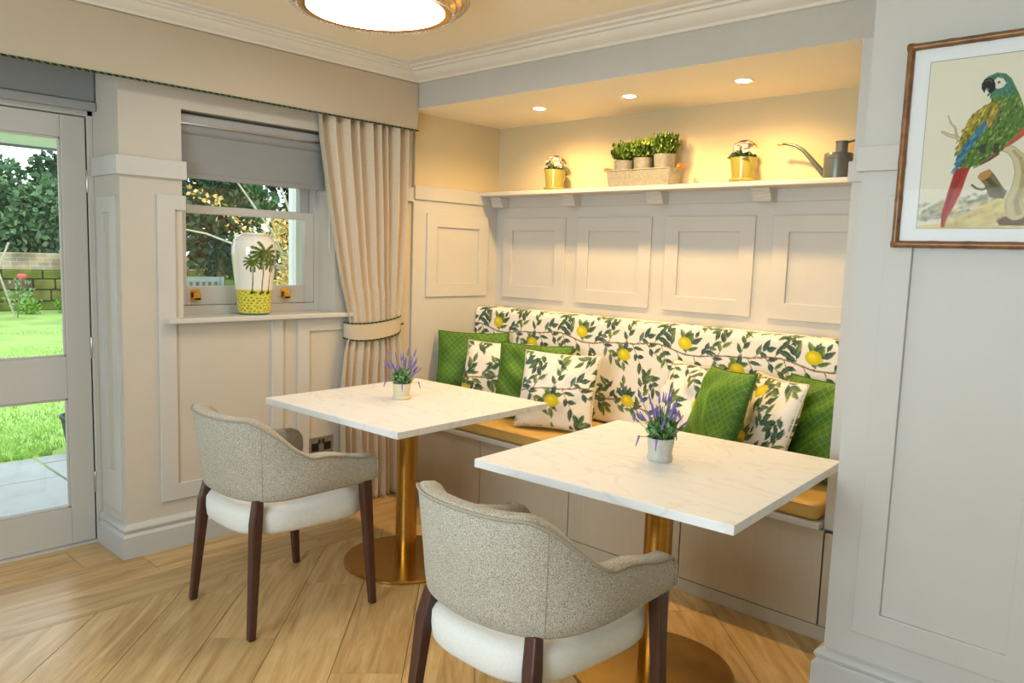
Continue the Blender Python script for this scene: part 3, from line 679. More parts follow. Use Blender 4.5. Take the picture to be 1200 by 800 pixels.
# ------------------------------------------------------------------ lemon print
def lemon_canvas():
    T = .66; cv = Canvas(T, T, .0016, (240, 233, 220), True); rr = random.Random(11)
    # faint trellis in the ground cloth
    for k in range(11):
        for j in range(11):
            x, y = k*.06+(j % 2)*.03, j*.06
            cv.stroke([(x, y), (x+.03, y+.018), (x+.03, y+.042), (x, y+.06)], .0011, (226, 221, 210), .8)
            cv.stroke([(x, y), (x-.03, y+.018)], .0011, (226, 221, 210), .8)
    GR = [(56, 90, 66), (42, 76, 60), (72, 104, 58), (84, 112, 98), (104, 130, 66), (48, 82, 78)]
    lem = [(0.0, .085), (.30, .185), (.35, .43), (.02, .52), (.62, .30)]
    def twig(x, y, ang, L, bend, nl, col=(118, 92, 66)):
        pts = [(x, y)]; a = ang
        for k in range(8):
            a += bend/8; pts.append((pts[-1][0]+math.cos(a)*L/8, pts[-1][1]+math.sin(a)*L/8))
        cv.stroke(pts, [.0022-.0012*k/8 for k in range(9)], col)
        for k in range(nl):
            t = (k+1)/nl; i = min(8, int(t*8)); px, py = pts[i]; sd = 1 if k % 2 else -1
            la = a+sd*rr.uniform(.5, .95) if k < nl-1 else a
            cv.leaf(px, py, la, rr.uniform(.044, .070), rr.uniform(.019, .028), rr.choice(GR), (150, 160, 120))
    for (yb, ph, n) in ((.125, .6, 14), (.45, 2.4, 13)):
        f = lambda u: yb+.016*math.sin(2*PI*u/T+ph)+.007*math.sin(4*PI*u/T+ph*2)
        pts = [(T*k/60, f(T*k/60)) for k in range(61)]
        for k in range(n):
            u = T*(k+.35*rr.random())/n; sd = 1 if k % 2 else -1
            twig(u, f(u), sd*rr.uniform(.75, 1.25), rr.uniform(.07, .105) if sd < 0 or yb > .3 else rr.uniform(.10, .15), rr.uniform(-.9, .9), rr.randint(4, 6))
        cv.stroke(pts, .0036, (104, 78, 58)); cv.stroke([(a, b-.001) for a, b in pts], .0015, (146, 120, 92))
    for (x, y) in ((.12, .30), (.47, .29), (.22, .60), (.50, .58), (.10, .02), (.55, .02), (.42, .35), (.25, .33), (.60, .60), (.36, .02), (.05, .62)):
        twig(x, y, rr.uniform(0, 6.28), .075, rr.uniform(-1, 1), 5)
    for (x, y) in lem:
        for a in (-2.2, -1.2, -.5): cv.leaf(x, y-.02, a+rr.uniform(-.2, .2), .062, .027, rr.choice(GR), (150, 160, 120))
        cv.ell(x, y, .039, .032, .25, (224, 206, 28), 1, .25); cv.ell(x+.034, y+.009, .011, .009, .3, (214, 196, 30)); cv.ell(x-.008, y-.008, .014, .010, .3, (238, 222, 70), .7)
    return cv
LEM = lemon_canvas()
# backrest: front slope plus rounded top, printed cloth
def make_backrest():
    x0, x1 = -3.523, -1.04; prof = [(3.648, 1.070), (3.64, 1.084), (3.62, 1.090), (3.52, 1.090), (3.500, 1.087), (3.487, 1.076), (3.480, 1.060), (3.47, .98), (3.455, .85), (3.44, .70), (3.43, .54), (3.432, .527), (3.45, .5235), (3.648, .5235)]
    P = np.array(prof); d = np.r_[0, np.cumsum(np.hypot(*np.diff(P, axis=0).T))]; st = np.r_[np.arange(0, d[-1]-.2, .0038), d[-1]-.19, d[-1]]; Y = np.interp(st, d, P[:, 0]); Z = np.interp(st, d, P[:, 1])
    xs = np.arange(x0, x1+.0001, .0038); X, YY = np.meshgrid(xs, Y); _, ZZ = np.meshgrid(xs, Z); _, SS = np.meshgrid(xs, st-d[5])
    YY = YY+np.where(SS > .02, .004*np.sin(X*5.1)*np.clip(SS*4, 0, 1), 0)
    cols = LEM.sample((X+3.32).ravel(), SS.ravel()+.012)
    me = gridmesh('cover', np.stack([X+2.28, YY-3.65, ZZ-.5235], -1), cols, False, PRINT)
    r = thing('bench_backrest', 'long bench backrest covered in lemon and leaf print cloth', 'backrest', (-2.28, 3.65, .5235)); link('cover', me, None, r)
    pf = [(y-3.65, z-.5235) for y, z in prof]
    for xe in (x0, x1): obj('end_panel', MB().add([(xe+2.28, y, z) for y, z in pf], [tuple(range(len(pf)))]), PRINT, r).data and None
    for o in r.children:
        if o.name.startswith('end_panel'): setcol(o.data, np.tile(LIN((238, 230, 216)), (len(o.data.vertices), 1)))
make_backrest()
def cushion_geo(S, t, n, seed):
    g = np.linspace(-1, 1, n); U, V = np.meshgrid(g, g); r = np.random.default_rng(seed)
    k = .055; X = S/2*U*(1-k*(1-V**2)); Z = S/2*V*(1-k*(1-U**2))
    base = np.clip((1-U**2)*(1-V**2), 0, 1)**.42
    wr = sum(a*np.sin(p*U*3+q*V*3+f) for a, p, q, f in zip(r.uniform(.02, .06, 6), r.uniform(-3, 3, 6), r.uniform(-3, 3, 6), r.uniform(0, 6, 6)))
    crease = .10*np.exp(-((np.abs(U*V))-.55)**2/.02)*np.sin(9*(np.abs(U)-np.abs(V)))
    T = t/2*base*(1+wr*1.6+crease*.9)
    return U, V, X, Z, T
def cushion(kind, label, x, y, z, yaw, tilt, roll=0, S=.44, t=.13, uv=(0, 0), seed=1, rotuv=0):
    """cushion stands on its bottom edge; front faces local -y"""
    n = 96 if kind == 'lemon' else 56
    U, V, X, Z, T = cushion_geo(S, t, n, seed)
    P1 = np.stack([X, -T, Z+S/2], -1); P2 = np.stack([X, T, Z+S/2], -1)
    V_ = np.concatenate([P1.reshape(-1, 3), P2.reshape(-1, 3)]); idx = np.arange(n*n).reshape(n, n)
    f1 = np.stack([idx[:-1, :-1], idx[:-1, 1:], idx[1:, 1:], idx[1:, :-1]], -1).reshape(-1, 4); f2 = f1[:, ::-1]+n*n
    cols = None
    if kind == 'lemon':
        uu, vv = (X, Z) if not rotuv else (Z, -X)
        c1 = LEM.sample((uu+uv[0]).ravel(), (uv[1]-vv).ravel()); c2 = LEM.sample((uu*-1+uv[0]+.2).ravel(), (uv[1]-vv+.1).ravel()); cols = np.concatenate([c1, c2])
    me = rawmesh('cover', V_, np.concatenate([f1, f2]), cols, PRINT if kind == 'lemon' else VELVET)
    bm = bmesh.new(); bm.from_mesh(me); bmesh.ops.remove_doubles(bm, verts=bm.verts, dist=1e-5); bm.to_mesh(me); bm.free()
    r = thing('scatter_cushion', label, 'cushion', (x, y, z), 0, 'scatter cushions along the bench')
    r.rotation_euler = (Matrix.Rotation(yaw, 3, 'Z') @ Matrix.Rotation(-tilt, 3, 'X') @ Matrix.Rotation(roll, 3, 'Y')).to_euler()
    link('cover', me, None, r)
    g = np.linspace(-1, 1, 24); k = .055; ring = []
    for a in g[:-1]: ring.append((S/2*a, 0, -S/2*(1-k*(1-a*a))+S/2))
    for a in g[:-1]: ring.append((S/2*(1-k*(1-a*a)), 0, S/2*a+S/2))
    for a in g[:-1]: ring.append((-S/2*a, 0, S/2*(1-k*(1-a*a))+S/2))
    for a in g[:-1]: ring.append((-S/2*(1-k*(1-a*a)), 0, -S/2*a+S/2))
    obj('piping', MB().tube(ring, .0042, 6, True), TERR if kind == 'lemon' else VPIPE, r)
    return r
SZ = .534
D_ = math.radians
cushion('green', 'green trellis velvet cushion in the left corner of the bench', -3.265, 3.19, SZ, D_(38), D_(14), 0, .43, .13, seed=2)
cushion('lemon', 'lemon print cushion between the two green cushions on the left', -3.05, 3.135, SZ, D_(22), D_(22), 0, .405, .12, (.18, .42), 3)
cushion('green', 'green trellis velvet cushion behind the large lemon cushion at the left table', -2.745, 3.125, SZ, D_(24), D_(19), 0, .42, .12, seed=4)
cushion('lemon', 'large lemon print cushion facing forward between the two tables', -2.49, 3.03, SZ, D_(25), D_(22), .02, .41, .14, (.31, .12), 5)
cushion('lemon', 'lemon print cushion behind the lavender pot on the near table', -1.90, 3.25, SZ, D_(-20), D_(20), 0, .41, .12, (.50, .30), 6)
cushion('green', 'green trellis velvet cushion between two lemon cushions on the right', -1.635, 3.03, SZ+.010, D_(-38), D_(19), -.06, .43, .13, seed=7)
cushion('lemon', 'lemon print cushion between the two green cushions on the right', -1.455, 3.14, SZ, D_(-36), D_(18), -.02, .415, .12, (.06, .645), 8)
cushion('green', 'green trellis velvet cushion at the right end of the bench', -1.264, 3.205, SZ, D_(-26), D_(17), -.03, .42, .13, seed=9)

# ------------------------------------------------------------------ tables
def table(label, x, y, rz):
    t = thing('bistro_table', label, 'table', (x, y, 0), rz, 'square marble topped tables')
    obj('tabletop', MB().box(-.45, .45, -.45, .45, .722, .75), MARBLE, t, bevel=.002)
    obj('column', MB().lathe([(.048, .014), (.048, .70)], n=32), BRASS, t, smooth=.8)
    obj('top_plate', MB().box(-.15, .15, -.15, .15, .70, .7215), BLACK, t)
    obj('base', MB().lathe([(0, 0), (.278, 0), (.282, .003), (.282, .009), (.278, .013), (.05, .015), (0, .015)], n=72), BRASS, t, smooth=.6)
    return t
table('square white marble table nearer the picture wall', -1.344, 2.231, math.radians(3.4))
table('square white marble table beside the curtain', -2.68, 2.230, math.radians(1.8))

# ------------------------------------------------------------------ chairs
def chair(label, x, y, rz):
    r = thing('tub_chair', label, 'chair', (x, y, 0), rz, 'upholstered tub chairs')
    half = []
    for k in range(8): a = PI/2*(1-k/7); half.append((.300, .205+.045*math.sin(a), 0, a))        # rounded arm front
    for k in range(1, 9): t = k/8; half.append((.300+.004*t, .205-.205*t, 0, None))
    B = [(.304, 0), (.304, -.15), (.215, -.275), (0, -.275)]
    for k in range(1, 29):
        t = k/28; q = 1-t; half.append((q**3*B[0][0]+3*q*q*t*B[1][0]+3*q*t*t*B[2][0]+t**3*B[3][0], q**3*B[0][1]+3*q*q*t*B[1][1]+3*q*t*t*B[2][1]+t**3*B[3][1], t, None))
    pts = [(px, py, b, a) for px, py, b, a in half]+[(-px, py, b, a) for px, py, b, a in reversed(half[:-1])]
    sm = lambda t: max(0, min(1, t))**2*(3-2*max(0, min(1, t)))
    secs = []; rim = []; low = []
    for i, (px, py, b, a) in enumerate(pts):
        p0 = pts[max(0, i-1)]; p1 = pts[min(len(pts)-1, i+1)]; tx, ty = p1[0]-p0[0], p1[1]-p0[1]; L = math.hypot(tx, ty) or 1; nx, ny = -ty/L, tx/L   # inward? checked below
        if nx*(0-px)+ny*(-.02-py) < 0: nx, ny = -nx, -ny
        if a is not None: nx, ny = (-1 if px > 0 else 1), 0
        tt = max(0, min(1, (b-.10)/.55)); zt = .660-.034*sm((py)/.2 if py > 0 else 0)+.148*(.45*tt+.55*sm(tt)); zb = .512-.016*sm(b/.6)
        if a is not None: zt -= .034*(1-math.cos(a)); zb += .006*(1-math.cos(a))
        th = .064; le = .002+.040*sm((b-.25)/.6)
        sec = [(.014, zb), (.002, zb+.012), (0, zb+.05), (0, (zb+zt)/2), (0, zt-.014), (.005, zt-.003), (.016, zt+.002), (th-.018, zt+.001), (th-.004, zt-.008), (th, zt-.024), (th, (zb+zt)/2), (th, zb+.02), (th-.012, zb)]
        P = lambda d, z: (px+nx*(d-le*(z-zb)/.3), py+ny*(d-le*(z-zb)/.3), z)
        secs.append([P(d, z) for d, z in sec]); rim.append(P(-.001, zt-.006)); low.append(P(-.001, zb+.014))
    sh_ = obj('back_shell', MB().loft(secs), TWEED, r, smooth=1.2)
    fr_r = [low[0]]+rim+[low[-1]]
    obj('piping', MB().tube(fr_r, .0042, 8), PIPE, sh_, smooth=True)
    # two vertical seams on the outer back
    for s in (22+8, len(pts)-1-30):
        obj('seam', MB().tube([Vector(p) for p in secs[s][1:5]], .0016, 5), PIPE, sh_)
    # seat
    ss = []
    for ins, z in ((.05, .362), (.014, .367), (.003, .38), (0, .41), (.001, .442), (.010, .458), (.03, .468), (.08, .474), (.16, .477)):
        ring = []
        for k in range(64):
            a = 2*PI*k/64; c, s = math.cos(a), math.sin(a); e = 2/4.6 if s > 0 else 2/3.2
            u = math.copysign(abs(c)**e, c); v = math.copysign(abs(s)**e, s); hw = .246+.018*v
            ring.append((u*(hw-ins), .0+v*(.262-ins), z))
        ss.append(ring)
    obj('seat', MB().loft(ss), SEATF, r, smooth=True)
    for s in (-1, 1):
        obj('leg', MB().leg((s*.272, .205, .56), (s*.283, .245, 0), .044, .028), DARKW, r, bevel=.006)
        obj('leg', MB().loft([[(s*.232+dx*.014, -.258+dy*.014, 0) for dx, dy in ((-1, -1), (1, -1), (1, 1), (-1, 1))], [(s*.202+dx*.020, -.222+dy*.020, .42) for dx, dy in ((-1, -1), (1, -1), (1, 1), (-1, 1))], [(s*.190+dx*.019, -.206+dy*.016, .506) for dx, dy in ((-1, -1), (1, -1), (1, 1), (-1, 1))]]), DARKW, r, bevel=.006)
    return r
chair('oatmeal tweed tub chair at the table beside the curtain', -2.705, 1.60, 0)
chair('oatmeal tweed tub chair at the near table in the foreground', -1.342, 1.58, math.radians(-1))

# ------------------------------------------------------------------ small plants
def leaves(N, cen, rad, size, cols, up=.3, seed=0, cone=None):
    g = np.random.default_rng(seed); d = g.normal(size=(N, 3)); d /= np.linalg.norm(d, axis=1)[:, None]; rr = g.random(N)**.45
    C = np.array(cen)+d*rr[:, None]*np.array(rad)
    dirv = d*.8+g.normal(size=(N, 3))*.5+np.array([0, 0, up]); dirv /= np.linalg.norm(dirv, axis=1)[:, None]
    s = np.cross(dirv, g.normal(size=(N, 3))); s /= np.linalg.norm(s, axis=1)[:, None]
    ln = size*(.6+.8*g.random(N))[:, None]; wd = ln*.28
    V = np.stack([C-dirv*ln*.5, C+s*wd, C+dirv*ln*.5, C-s*wd], 1).reshape(-1, 3); F = np.arange(N*4).reshape(N, 4)
    pal = np.array([lin(c) for c in cols]); cc = pal[g.integers(0, len(pal), N)]*(.8+.4*g.random(N))[:, None]
    return V, F, np.repeat(cc, 4, 0)
def foliage(name, parent, parts, m=None):
    Vs, Fs, Cs, k = [], [], [], 0
    for V, F, C in parts: Vs.append(V); Fs.append(F+k); Cs.append(C); k += len(V)
    return stuff(link(name, rawmesh(name, np.concatenate(Vs), np.concatenate(Fs), np.concatenate(Cs), m or LEAFM, False), None, parent))
def lavender(label, x, y, pm, seed, sc=1.0):
    r = thing('lavender_pot', label, 'potted plant', (x, y, .7505), random.uniform(0, 6), 'lavender pots on the tables'); rr = random.Random(seed)
    if pm is TERR: pr = [(0, 0), (.043, 0), (.046, .004), (.047, .010), (.043, .013), (.037, .014), (.045, .074), (.0455, .078), (.042, .078), (.040, .066), (0, .066)]
    else: pr = [(0, 0), (.040, 0), (.043, .006), (.043, .016), (.039, .024), (.040, .030), (.046, .072), (.047, .078), (.043, .078), (.041, .066), (0, .066)]
    obj('pot', MB().lathe([(a*sc, b*sc) for a, b in pr], n=36), pm, r, smooth=.7)
    obj('soil', MB().lathe([(0, .0665*sc), (.0405*sc, .0665*sc), (.0, .074*sc)], n=18), SOIL, r)
    foliage('foliage', r, [leaves(420, (0, 0, .105*sc), (.05*sc, .05*sc, .042*sc), .026*sc, [(132, 170, 108), (104, 148, 86), (156, 186, 132), (90, 132, 76)], .5, seed)])
    for k in range(38):
        a = rr.uniform(0, 2*PI); out = rr.uniform(.1, 1)**.8; L = rr.uniform(.07, .12)*sc if k > 6 else rr.uniform(.12, .155)*sc; el = (.35 if k % 9 == 8 else (1.45-.75*out if k > 6 else 1.5-.35*out))
        d = Vector((math.cos(a)*math.cos(el), math.sin(a)*math.cos(el), math.sin(el))); p0 = Vector((math.cos(a)*.016*out, math.sin(a)*.016*out, .07*sc)); p1 = p0+d*L
        if k in (8, 17, 26, 35): p1 = Vector((math.cos(a)*.085*sc, math.sin(a)*.085*sc, .085*sc)); d = Vector((math.cos(a)*.3, math.sin(a)*.3, -1)).normalized()
        sp = obj('sprig', MB().tube([p0, (p0+p1)/2+Vector((0, 0, .004)), p1], .0011, 5), STEM, r)
        fl_ = MB(); n = 6
        for i in range(n):
            q = p1+d*(.0062*sc*i); rad = .0052*sc*(1-.12*i)
            fl_.lathe([(0, -.0036), (rad*.8, -.0022), (rad, 0), (rad*.7, .0026), (0, .0042)], tuple(q), 6)
        obj('flower_spike', fl_, LAV, sp, smooth=True)
lavender('lavender in a cream pot with saucer on the table beside the curtain', -2.735, 2.235, TERR, 5, .92)
lavender('lavender in a grey stone pot on the near table', -1.352, 2.225, GREYPOT, 9, 1.0)

ZSH = 1.8065
def flowerpot(label, x, y, seed):
    r = thing('flower_pot', label, 'potted plant', (x, y, ZSH), seed, 'flowering pots on the alcove shelf')
    obj('pot', MB().lathe([(0, 0), (.061, 0), (.064, .004), (.065, .014), (.061, .018), (.052, .018), (.058, .07), (.064, .118), (.061, .118), (.055, .10), (0, .10)], n=36), LIME, r, smooth=.7)
    obj('soil', MB().lathe([(0, .101), (.056, .101), (0, .106)], n=18), SOIL, r)
    foliage('foliage', r, [leaves(60, (0, 0, .118), (.055, .055, .02), .055, [(70, 100, 50), (90, 120, 60)], .3, seed)])
    g = random.Random(seed); V = []; F = []; C = []
    heads = []
    for k in range(30):
        a = g.uniform(0, 6.28); e = g.uniform(-.1, 1.5); c = Vector((math.cos(a)*math.cos(e)*.060, math.sin(a)*math.cos(e)*.060, .142+math.sin(e)*.055)); heads.append(c)
        nrm = (c-Vector((0, 0, .12))).normalized(); u = nrm.orthogonal().normalized(); v = nrm.cross(u)
        for p in range(5):
            b = 2*PI*p/5+g.random()*.3; d = u*math.cos(b)+v*math.sin(b); s_ = nrm.cross(d); L = g.uniform(.017, .024)
            col = g.choice([(214, 204, 206), (206, 190, 204), (104, 80, 150), (84, 62, 134), (190, 160, 190), (120, 92, 168)])
            k0 = len(V); V += [tuple(c), tuple(c+d*L*.6+s_*L*.42+nrm*.005), tuple(c+d*L+nrm*.002), tuple(c+d*L*.6-s_*L*.42+nrm*.005)]; F.append((k0, k0+1, k0+2, k0+3)); C += [lin((230, 200, 90))]+[lin(col)]*3
    link('flowers', rawmesh('flowers', V, F, np.array(C), FLOWM, False), None, r); stuff(r.children[-1])
flowerpot('lime glazed pot of purple and white flowers at the left of the shelf', -2.968, 3.55, 1)
flowerpot('lime glazed pot of purple and white flowers beside the watering can', -1.782, 3.55, 2)
# zinc trough with three pots
tr = thing('zinc_trough', 'galvanised trough with wooden end handles on the alcove shelf', 'planter', (-2.357, 3.555, ZSH))
tw, td, tz = .20, .062, .088
tm = MB()
def taper(x, y, z): return [(-x, -y, z), (x, -y, z), (x, y, z), (-x, y, z)]
tm.loft([taper(tw-.012, td-.01, .001), taper(tw, td, tz), taper(tw-.004, td-.004, tz), taper(tw-.015, td-.013, .004)])
obj('body', tm, ZINC, tr); obj('rim', MB().tube(taper(tw, td, tz), .003, 6, True), ZINC, tr)
for s in (-1, 1):
    h = MB().tube([(s*(tw+.001), -.03, .07), (s*(tw+.03), -.034, .098), (s*(tw+.03), .034, .098), (s*(tw+.001), .03, .07)], .002, 6); o = obj('handle_wire', h, ZINC, tr)
    obj('handle_grip', MB().tube([(s*(tw+.03), -.034, .098), (s*(tw+.03), -.02, .098), (s*(tw+.03), .02, .098), (s*(tw+.03), .034, .098)], [.009, .012, .012, .009], 12), WOODH, o, smooth=.8)
for i, (dx, dz, sc, lb) in enumerate(((-.128, 0, .95, 'zinc pot of boxwood sprigs at the left of the trough'), (0, 0, 1.0, 'zinc pot of boxwood sprigs in the middle of the trough'), (.128, 0, 1.08, 'zinc pot of boxwood sprigs at the right of the trough'))):
    r = thing('herb_pot', lb, 'potted plant', (-2.357+dx, 3.555, ZSH+.006), i, 'small zinc pots in the trough')
    obj('pot', MB().lathe([(0, 0), (.045, 0), (.056*sc**.5, .142*sc), (.058*sc**.5, .145*sc), (.054*sc**.5, .145*sc), (.05, .13), (0, .13)], n=32), ZINC, r, smooth=.7)
    obj('soil', MB().lathe([(0, .131), (.0505, .131), (0, .136)], n=16), SOIL, r)
    pal = [(66, 98, 24), (90, 122, 32), (50, 76, 20), (128, 152, 52), (42, 64, 18)]
    parts = [leaves(900, (0, 0, .19*sc), (.074, .074, .048*sc), .020, pal, .9, 20+i)]
    tips = [leaves(7, (.062*math.cos(a)*q, .062*math.sin(a)*q, .225*sc), (.008, .008, .025), .02, pal[1:4], 1.5, 60+int(a*9)) for a in np.linspace(0, 6.2, 16) for q in (.5, 1)]
    foliage('foliage', r, parts+tips)
# watering can
wc = thing('watering_can', 'grey metal watering can with long curved spout on the shelf', 'watering can', (-1.332, 3.555, ZSH))
obj('body', MB().lathe([(0, 0), (.060, 0), (.0605, .004), (.060, .085), (.0615, .087), (.0615, .092), (.060, .094), (.0605, .108), (.058, .112), (.026, .116), (0, .116)], n=48), CANM, wc, smooth=.6)
obj('neck', MB().lathe([(.0255, .114), (.0255, .158), (.028, .160), (.028, .165), (.024, .165), (.022, .12)], (.012, 0, 0), 32), CANM, wc, smooth=.6)
sp = [(-.055, 0, .02), (-.075, 0, .042), (-.12, 0, .092), (-.16, 0, .135), (-.20, 0, .160), (-.235, 0, .169), (-.262, 0, .172)]
so = obj('spout', MB().tube(sp, [.014, .013, .011, .009, .007, .006, .0055], 14), CANM, wc, smooth=True)
obj('spout_tip', MB().tube([(-.262, 0, .172), (-.285, 0, .174)], [.0065, .0085], 14), CANT, so, smooth=.8)
obj('handle', MB().tube([(.036, 0, .160), (.07, 0, .166), (.10, 0, .155), (.115, 0, .12), (.108, 0, .07), (.085, 0, .04), (.058, 0, .035)], .0055, 10), CANM, wc, smooth=True)

# ------------------------------------------------------------------ parrot picture (flat print in a real frame)
def picture():
    px0, px1, pz0, pz1 = -.766, -.266, 1.482, 2.078; fw = .021
    r = thing('framed_picture', 'bamboo framed print of a green macaw on a branch', 'picture', ((px0+px1)/2, YP-.013-.006, pz0))
    cx = (px0+px1)/2; w = (px1-px0)/2; H = pz1-pz0
    for nm, a, b in (('frame_rail', (-w, 0), (w, 0)), ('frame_rail', (-w, H), (w, H)), ('frame_rail', (-w, 0), (-w, H)), ('frame_rail', (w, 0), (w, H))):
        pts = []; rs = []; n = 26
        hor = a[1] == b[1]; sx = fw/2 if a[0] < 0 else -fw/2; sz = fw/2 if a[1] == 0 and hor else (-fw/2 if hor else 0)
        for k in range(n+1):
            t = k/n; X = a[0]+(b[0]-a[0])*t; Z = a[1]+(b[1]-a[1])*t
            if hor: Z += fw/2 if a[1] == 0 else -fw/2
            else: X += fw/2 if a[0] < 0 else -fw/2
            pts.append((X, -.009, Z)); rs.append(fw/2*(1.0+.12*math.exp(-((t*5+.37) % 1-.5)**2/.004)))
        obj(nm, MB().tube(pts, rs, 12), FRAMEB, r, smooth=True)
    obj('mount', MB().box(-w+.012, w-.012, -.004, .002, .012, H-.012), MOUNT, r)
    ax0, ax1, az0, az1 = -.700, -.335, 1.541, 2.018
    cv = Canvas(ax1-ax0, az1-az0, .0013, (228, 222, 200)); S = lambda L: [(x-ax0, z-az0) for x, z in L]; rr = random.Random(4)
    hill = [(-.698, 1.548), (-.643, 1.554), (-.574, 1.584), (-.533, 1.607), (-.485, 1.63), (-.422, 1.642), (-.33, 1.63), (-.33, 1.53), (-.70, 1.53)]
    for k in range(120):
        t = rr.random(); x = -.70+t*.22; z = 1.565+.05*rr.random()**1.3+.05*t*t; cv.ell(x-ax0, z-az0, rr.uniform(.004, .010), rr.uniform(.003, .008), rr.random(), rr.choice([(150, 156, 128), (120, 128, 98), (178, 178, 150), (104, 110, 84)]), .6)
    cv.poly(S(hill), (222, 206, 140))
    for k in range(60): cv.ell(rr.uniform(.05, .36), rr.uniform(.0, .07), rr.uniform(.01, .03), rr.uniform(.003, .008), .3, rr.choice([(206, 180, 100), (232, 222, 170), (186, 168, 110)]), .45)
    cv.poly(S([(-.495, 1.561), (-.48, 1.573), (-.417, 1.585), (-.335, 1.59), (-.335, 1.547), (-.486, 1.549)]), (120, 92, 62))
    for k in range(26): cv.ell(rr.uniform(.0, .26)*1+.0, rr.uniform(.015, .06)+.0, .006, .004, rr.random()*3, (136, 140, 104), .35)
    # trunk and branch
    br = S([(-.653, 1.818), (-.635, 1.807), (-.615, 1.801), (-.596, 1.782), (-.573, 1.766), (-.53, 1.758), (-.501, 1.764), (-.476, 1.755), (-.458, 1.734), (-.447, 1.698), (-.449, 1.657), (-.459, 1.615), (-.45, 1.587)])
    wd = [.002, .003, .004, .005, .0055, .006, .007, .010, .013, .014, .015, .018, .024]
    cv.stroke(br, [w_+.0012 for w_ in wd], (112, 100, 74)); cv.stroke(br, wd, (206, 194, 154))
    cv.stroke([(x+.006, z-.003) for x, z in br[7:]], [.004, .005, .006, .006, .007, .008], (168, 152, 108), .8)
    cv.stroke(S([(-.642, 1.863), (-.633, 1.841), (-.621, 1.828), (-.614, 1.801)]), [.0018, .0025, .003, .0035], (186, 172, 134))
    st = S([(-.552, 1.684), (-.548, 1.695), (-.525, 1.706), (-.51, 1.69), (-.481, 1.644), (-.481, 1.623), (-.518, 1.628), (-.531, 1.66)]); cv.poly(st, (122, 112, 78))
    for k in range(14): cv.stroke([(st[4][0]-.03*rr.random(), st[4][1]+.0), (st[2][0]-.02*rr.random(), st[2][1]-.015)], .0008, (82, 74, 50), .7)
    cv.poly(S([(-.552, 1.684), (-.548, 1.695), (-.527, 1.705), (-.518, 1.697), (-.523, 1.683), (-.541, 1.674)]), (190, 136, 84)); cv.stroke(S([(-.564, 1.663), (-.552, 1.653), (-.537, 1.649), (-.519, 1.659)]), .003, (112, 102, 74))
    # bird
    tail = S([(-.611, 1.708), (-.592, 1.715), (-.569, 1.723), (-.579, 1.69), (-.59, 1.642), (-.608, 1.597), (-.621, 1.569), (-.625, 1.543), (-.635, 1.543), (-.635, 1.589), (-.625, 1.643)]); cv.poly(tail, (176, 62, 50))
    for k in range(7): cv.stroke([(-.605+k*.004-ax0, 1.71-az0), (-.632+k*.002-ax0, 1.56+k*.010-az0)], .0009, (126, 38, 36), .8)
    cv.poly(S([(-.503, 1.761), (-.505, 1.746), (-.527, 1.73), (-.561, 1.712), (-.554, 1.726), (-.537, 1.745)]), (150, 84, 74)); cv.stroke(S([(-.505, 1.746), (-.527, 1.73), (-.561, 1.712)]), .0018, (70, 60, 50))
    body = S([(-.542, 1.919), (-.51, 1.911), (-.485, 1.933), (-.471, 1.906), (-.458, 1.873), (-.449, 1.836), (-.452, 1.804), (-.474, 1.778), (-.496, 1.757), (-.524, 1.747), (-.55, 1.72), (-.578, 1.712), (-.606, 1.714), (-.604, 1.749), (-.593, 1.801), (-.58, 1.853), (-.553, 1.881), (-.535, 1.89)]); cv.poly(body, (92, 122, 52))
    def feathers(poly, n, cols, ln, wd_, ang):
        P = np.array(poly); x0, y0 = P.min(0); x1, y1 = P.max(0)
        for k in range(n):
            x, y = rr.uniform(x0, x1), rr.uniform(y0, y1); ins = False
            for q in range(len(poly)):
                (a0, b0), (a1, b1) = poly[q], poly[(q+1) % len(poly)]
                if (b0 > y) != (b1 > y) and x < (a1-a0)*(y-b0)/(b1-b0)+a0: ins = not ins
            if ins: cv.leaf(x, y, ang+rr.uniform(-.3, .3), ln*rr.uniform(.7, 1.2), wd_, rr.choice(cols))
    feathers(body, 520, [(70, 104, 46), (112, 140, 60), (140, 158, 74), (84, 118, 66), (60, 92, 44)], .013, .006, -2.0)
    cv.poly(S([(-.453, 1.816), (-.44, 1.799), (-.466, 1.778), (-.485, 1.765), (-.497, 1.764), (-.471, 1.79)]), (184, 92, 76))
    wing = S([(-.535, 1.89), (-.521, 1.883), (-.518, 1.865), (-.53, 1.839), (-.551, 1.812), (-.578, 1.776), (-.599, 1.749), (-.607, 1.725), (-.612, 1.755), (-.603, 1.802), (-.59, 1.844), (-.569, 1.87)]); cv.poly(wing, (150, 138, 44))
    feathers(wing, 260, [(176, 158, 56), (128, 122, 40), (198, 178, 78), (104, 104, 36)], .018, .006, -2.1)
    blue = S([(-.544, 1.845), (-.539, 1.823), (-.566, 1.785), (-.588, 1.748), (-.604, 1.709), (-.612, 1.706), (-.611, 1.735), (-.595, 1.773), (-.568, 1.814)]); cv.poly(blue, (58, 118, 146))
    feathers(blue, 80, [(40, 92, 124), (86, 146, 168)], .022, .005, -2.15); cv.stroke(S([(-.521, 1.883), (-.518, 1.865), (-.53, 1.839), (-.545, 1.82)]), .0016, (196, 120, 60))
    head = S([(-.564, 1.94), (-.559, 1.954), (-.548, 1.962), (-.528, 1.969), (-.508, 1.964), (-.493, 1.95), (-.481, 1.926), (-.486, 1.908), (-.509, 1.901), (-.534, 1.906)]); cv.poly(head, (76, 124, 92)); feathers(head, 70, [(60, 108, 100), (96, 142, 84), (70, 128, 128)], .010, .005, -1.2)
    cv.poly(S([(-.536, 1.946), (-.526, 1.956), (-.512, 1.951), (-.504, 1.937), (-.512, 1.927), (-.524, 1.924), (-.533, 1.931)]), (226, 222, 210))
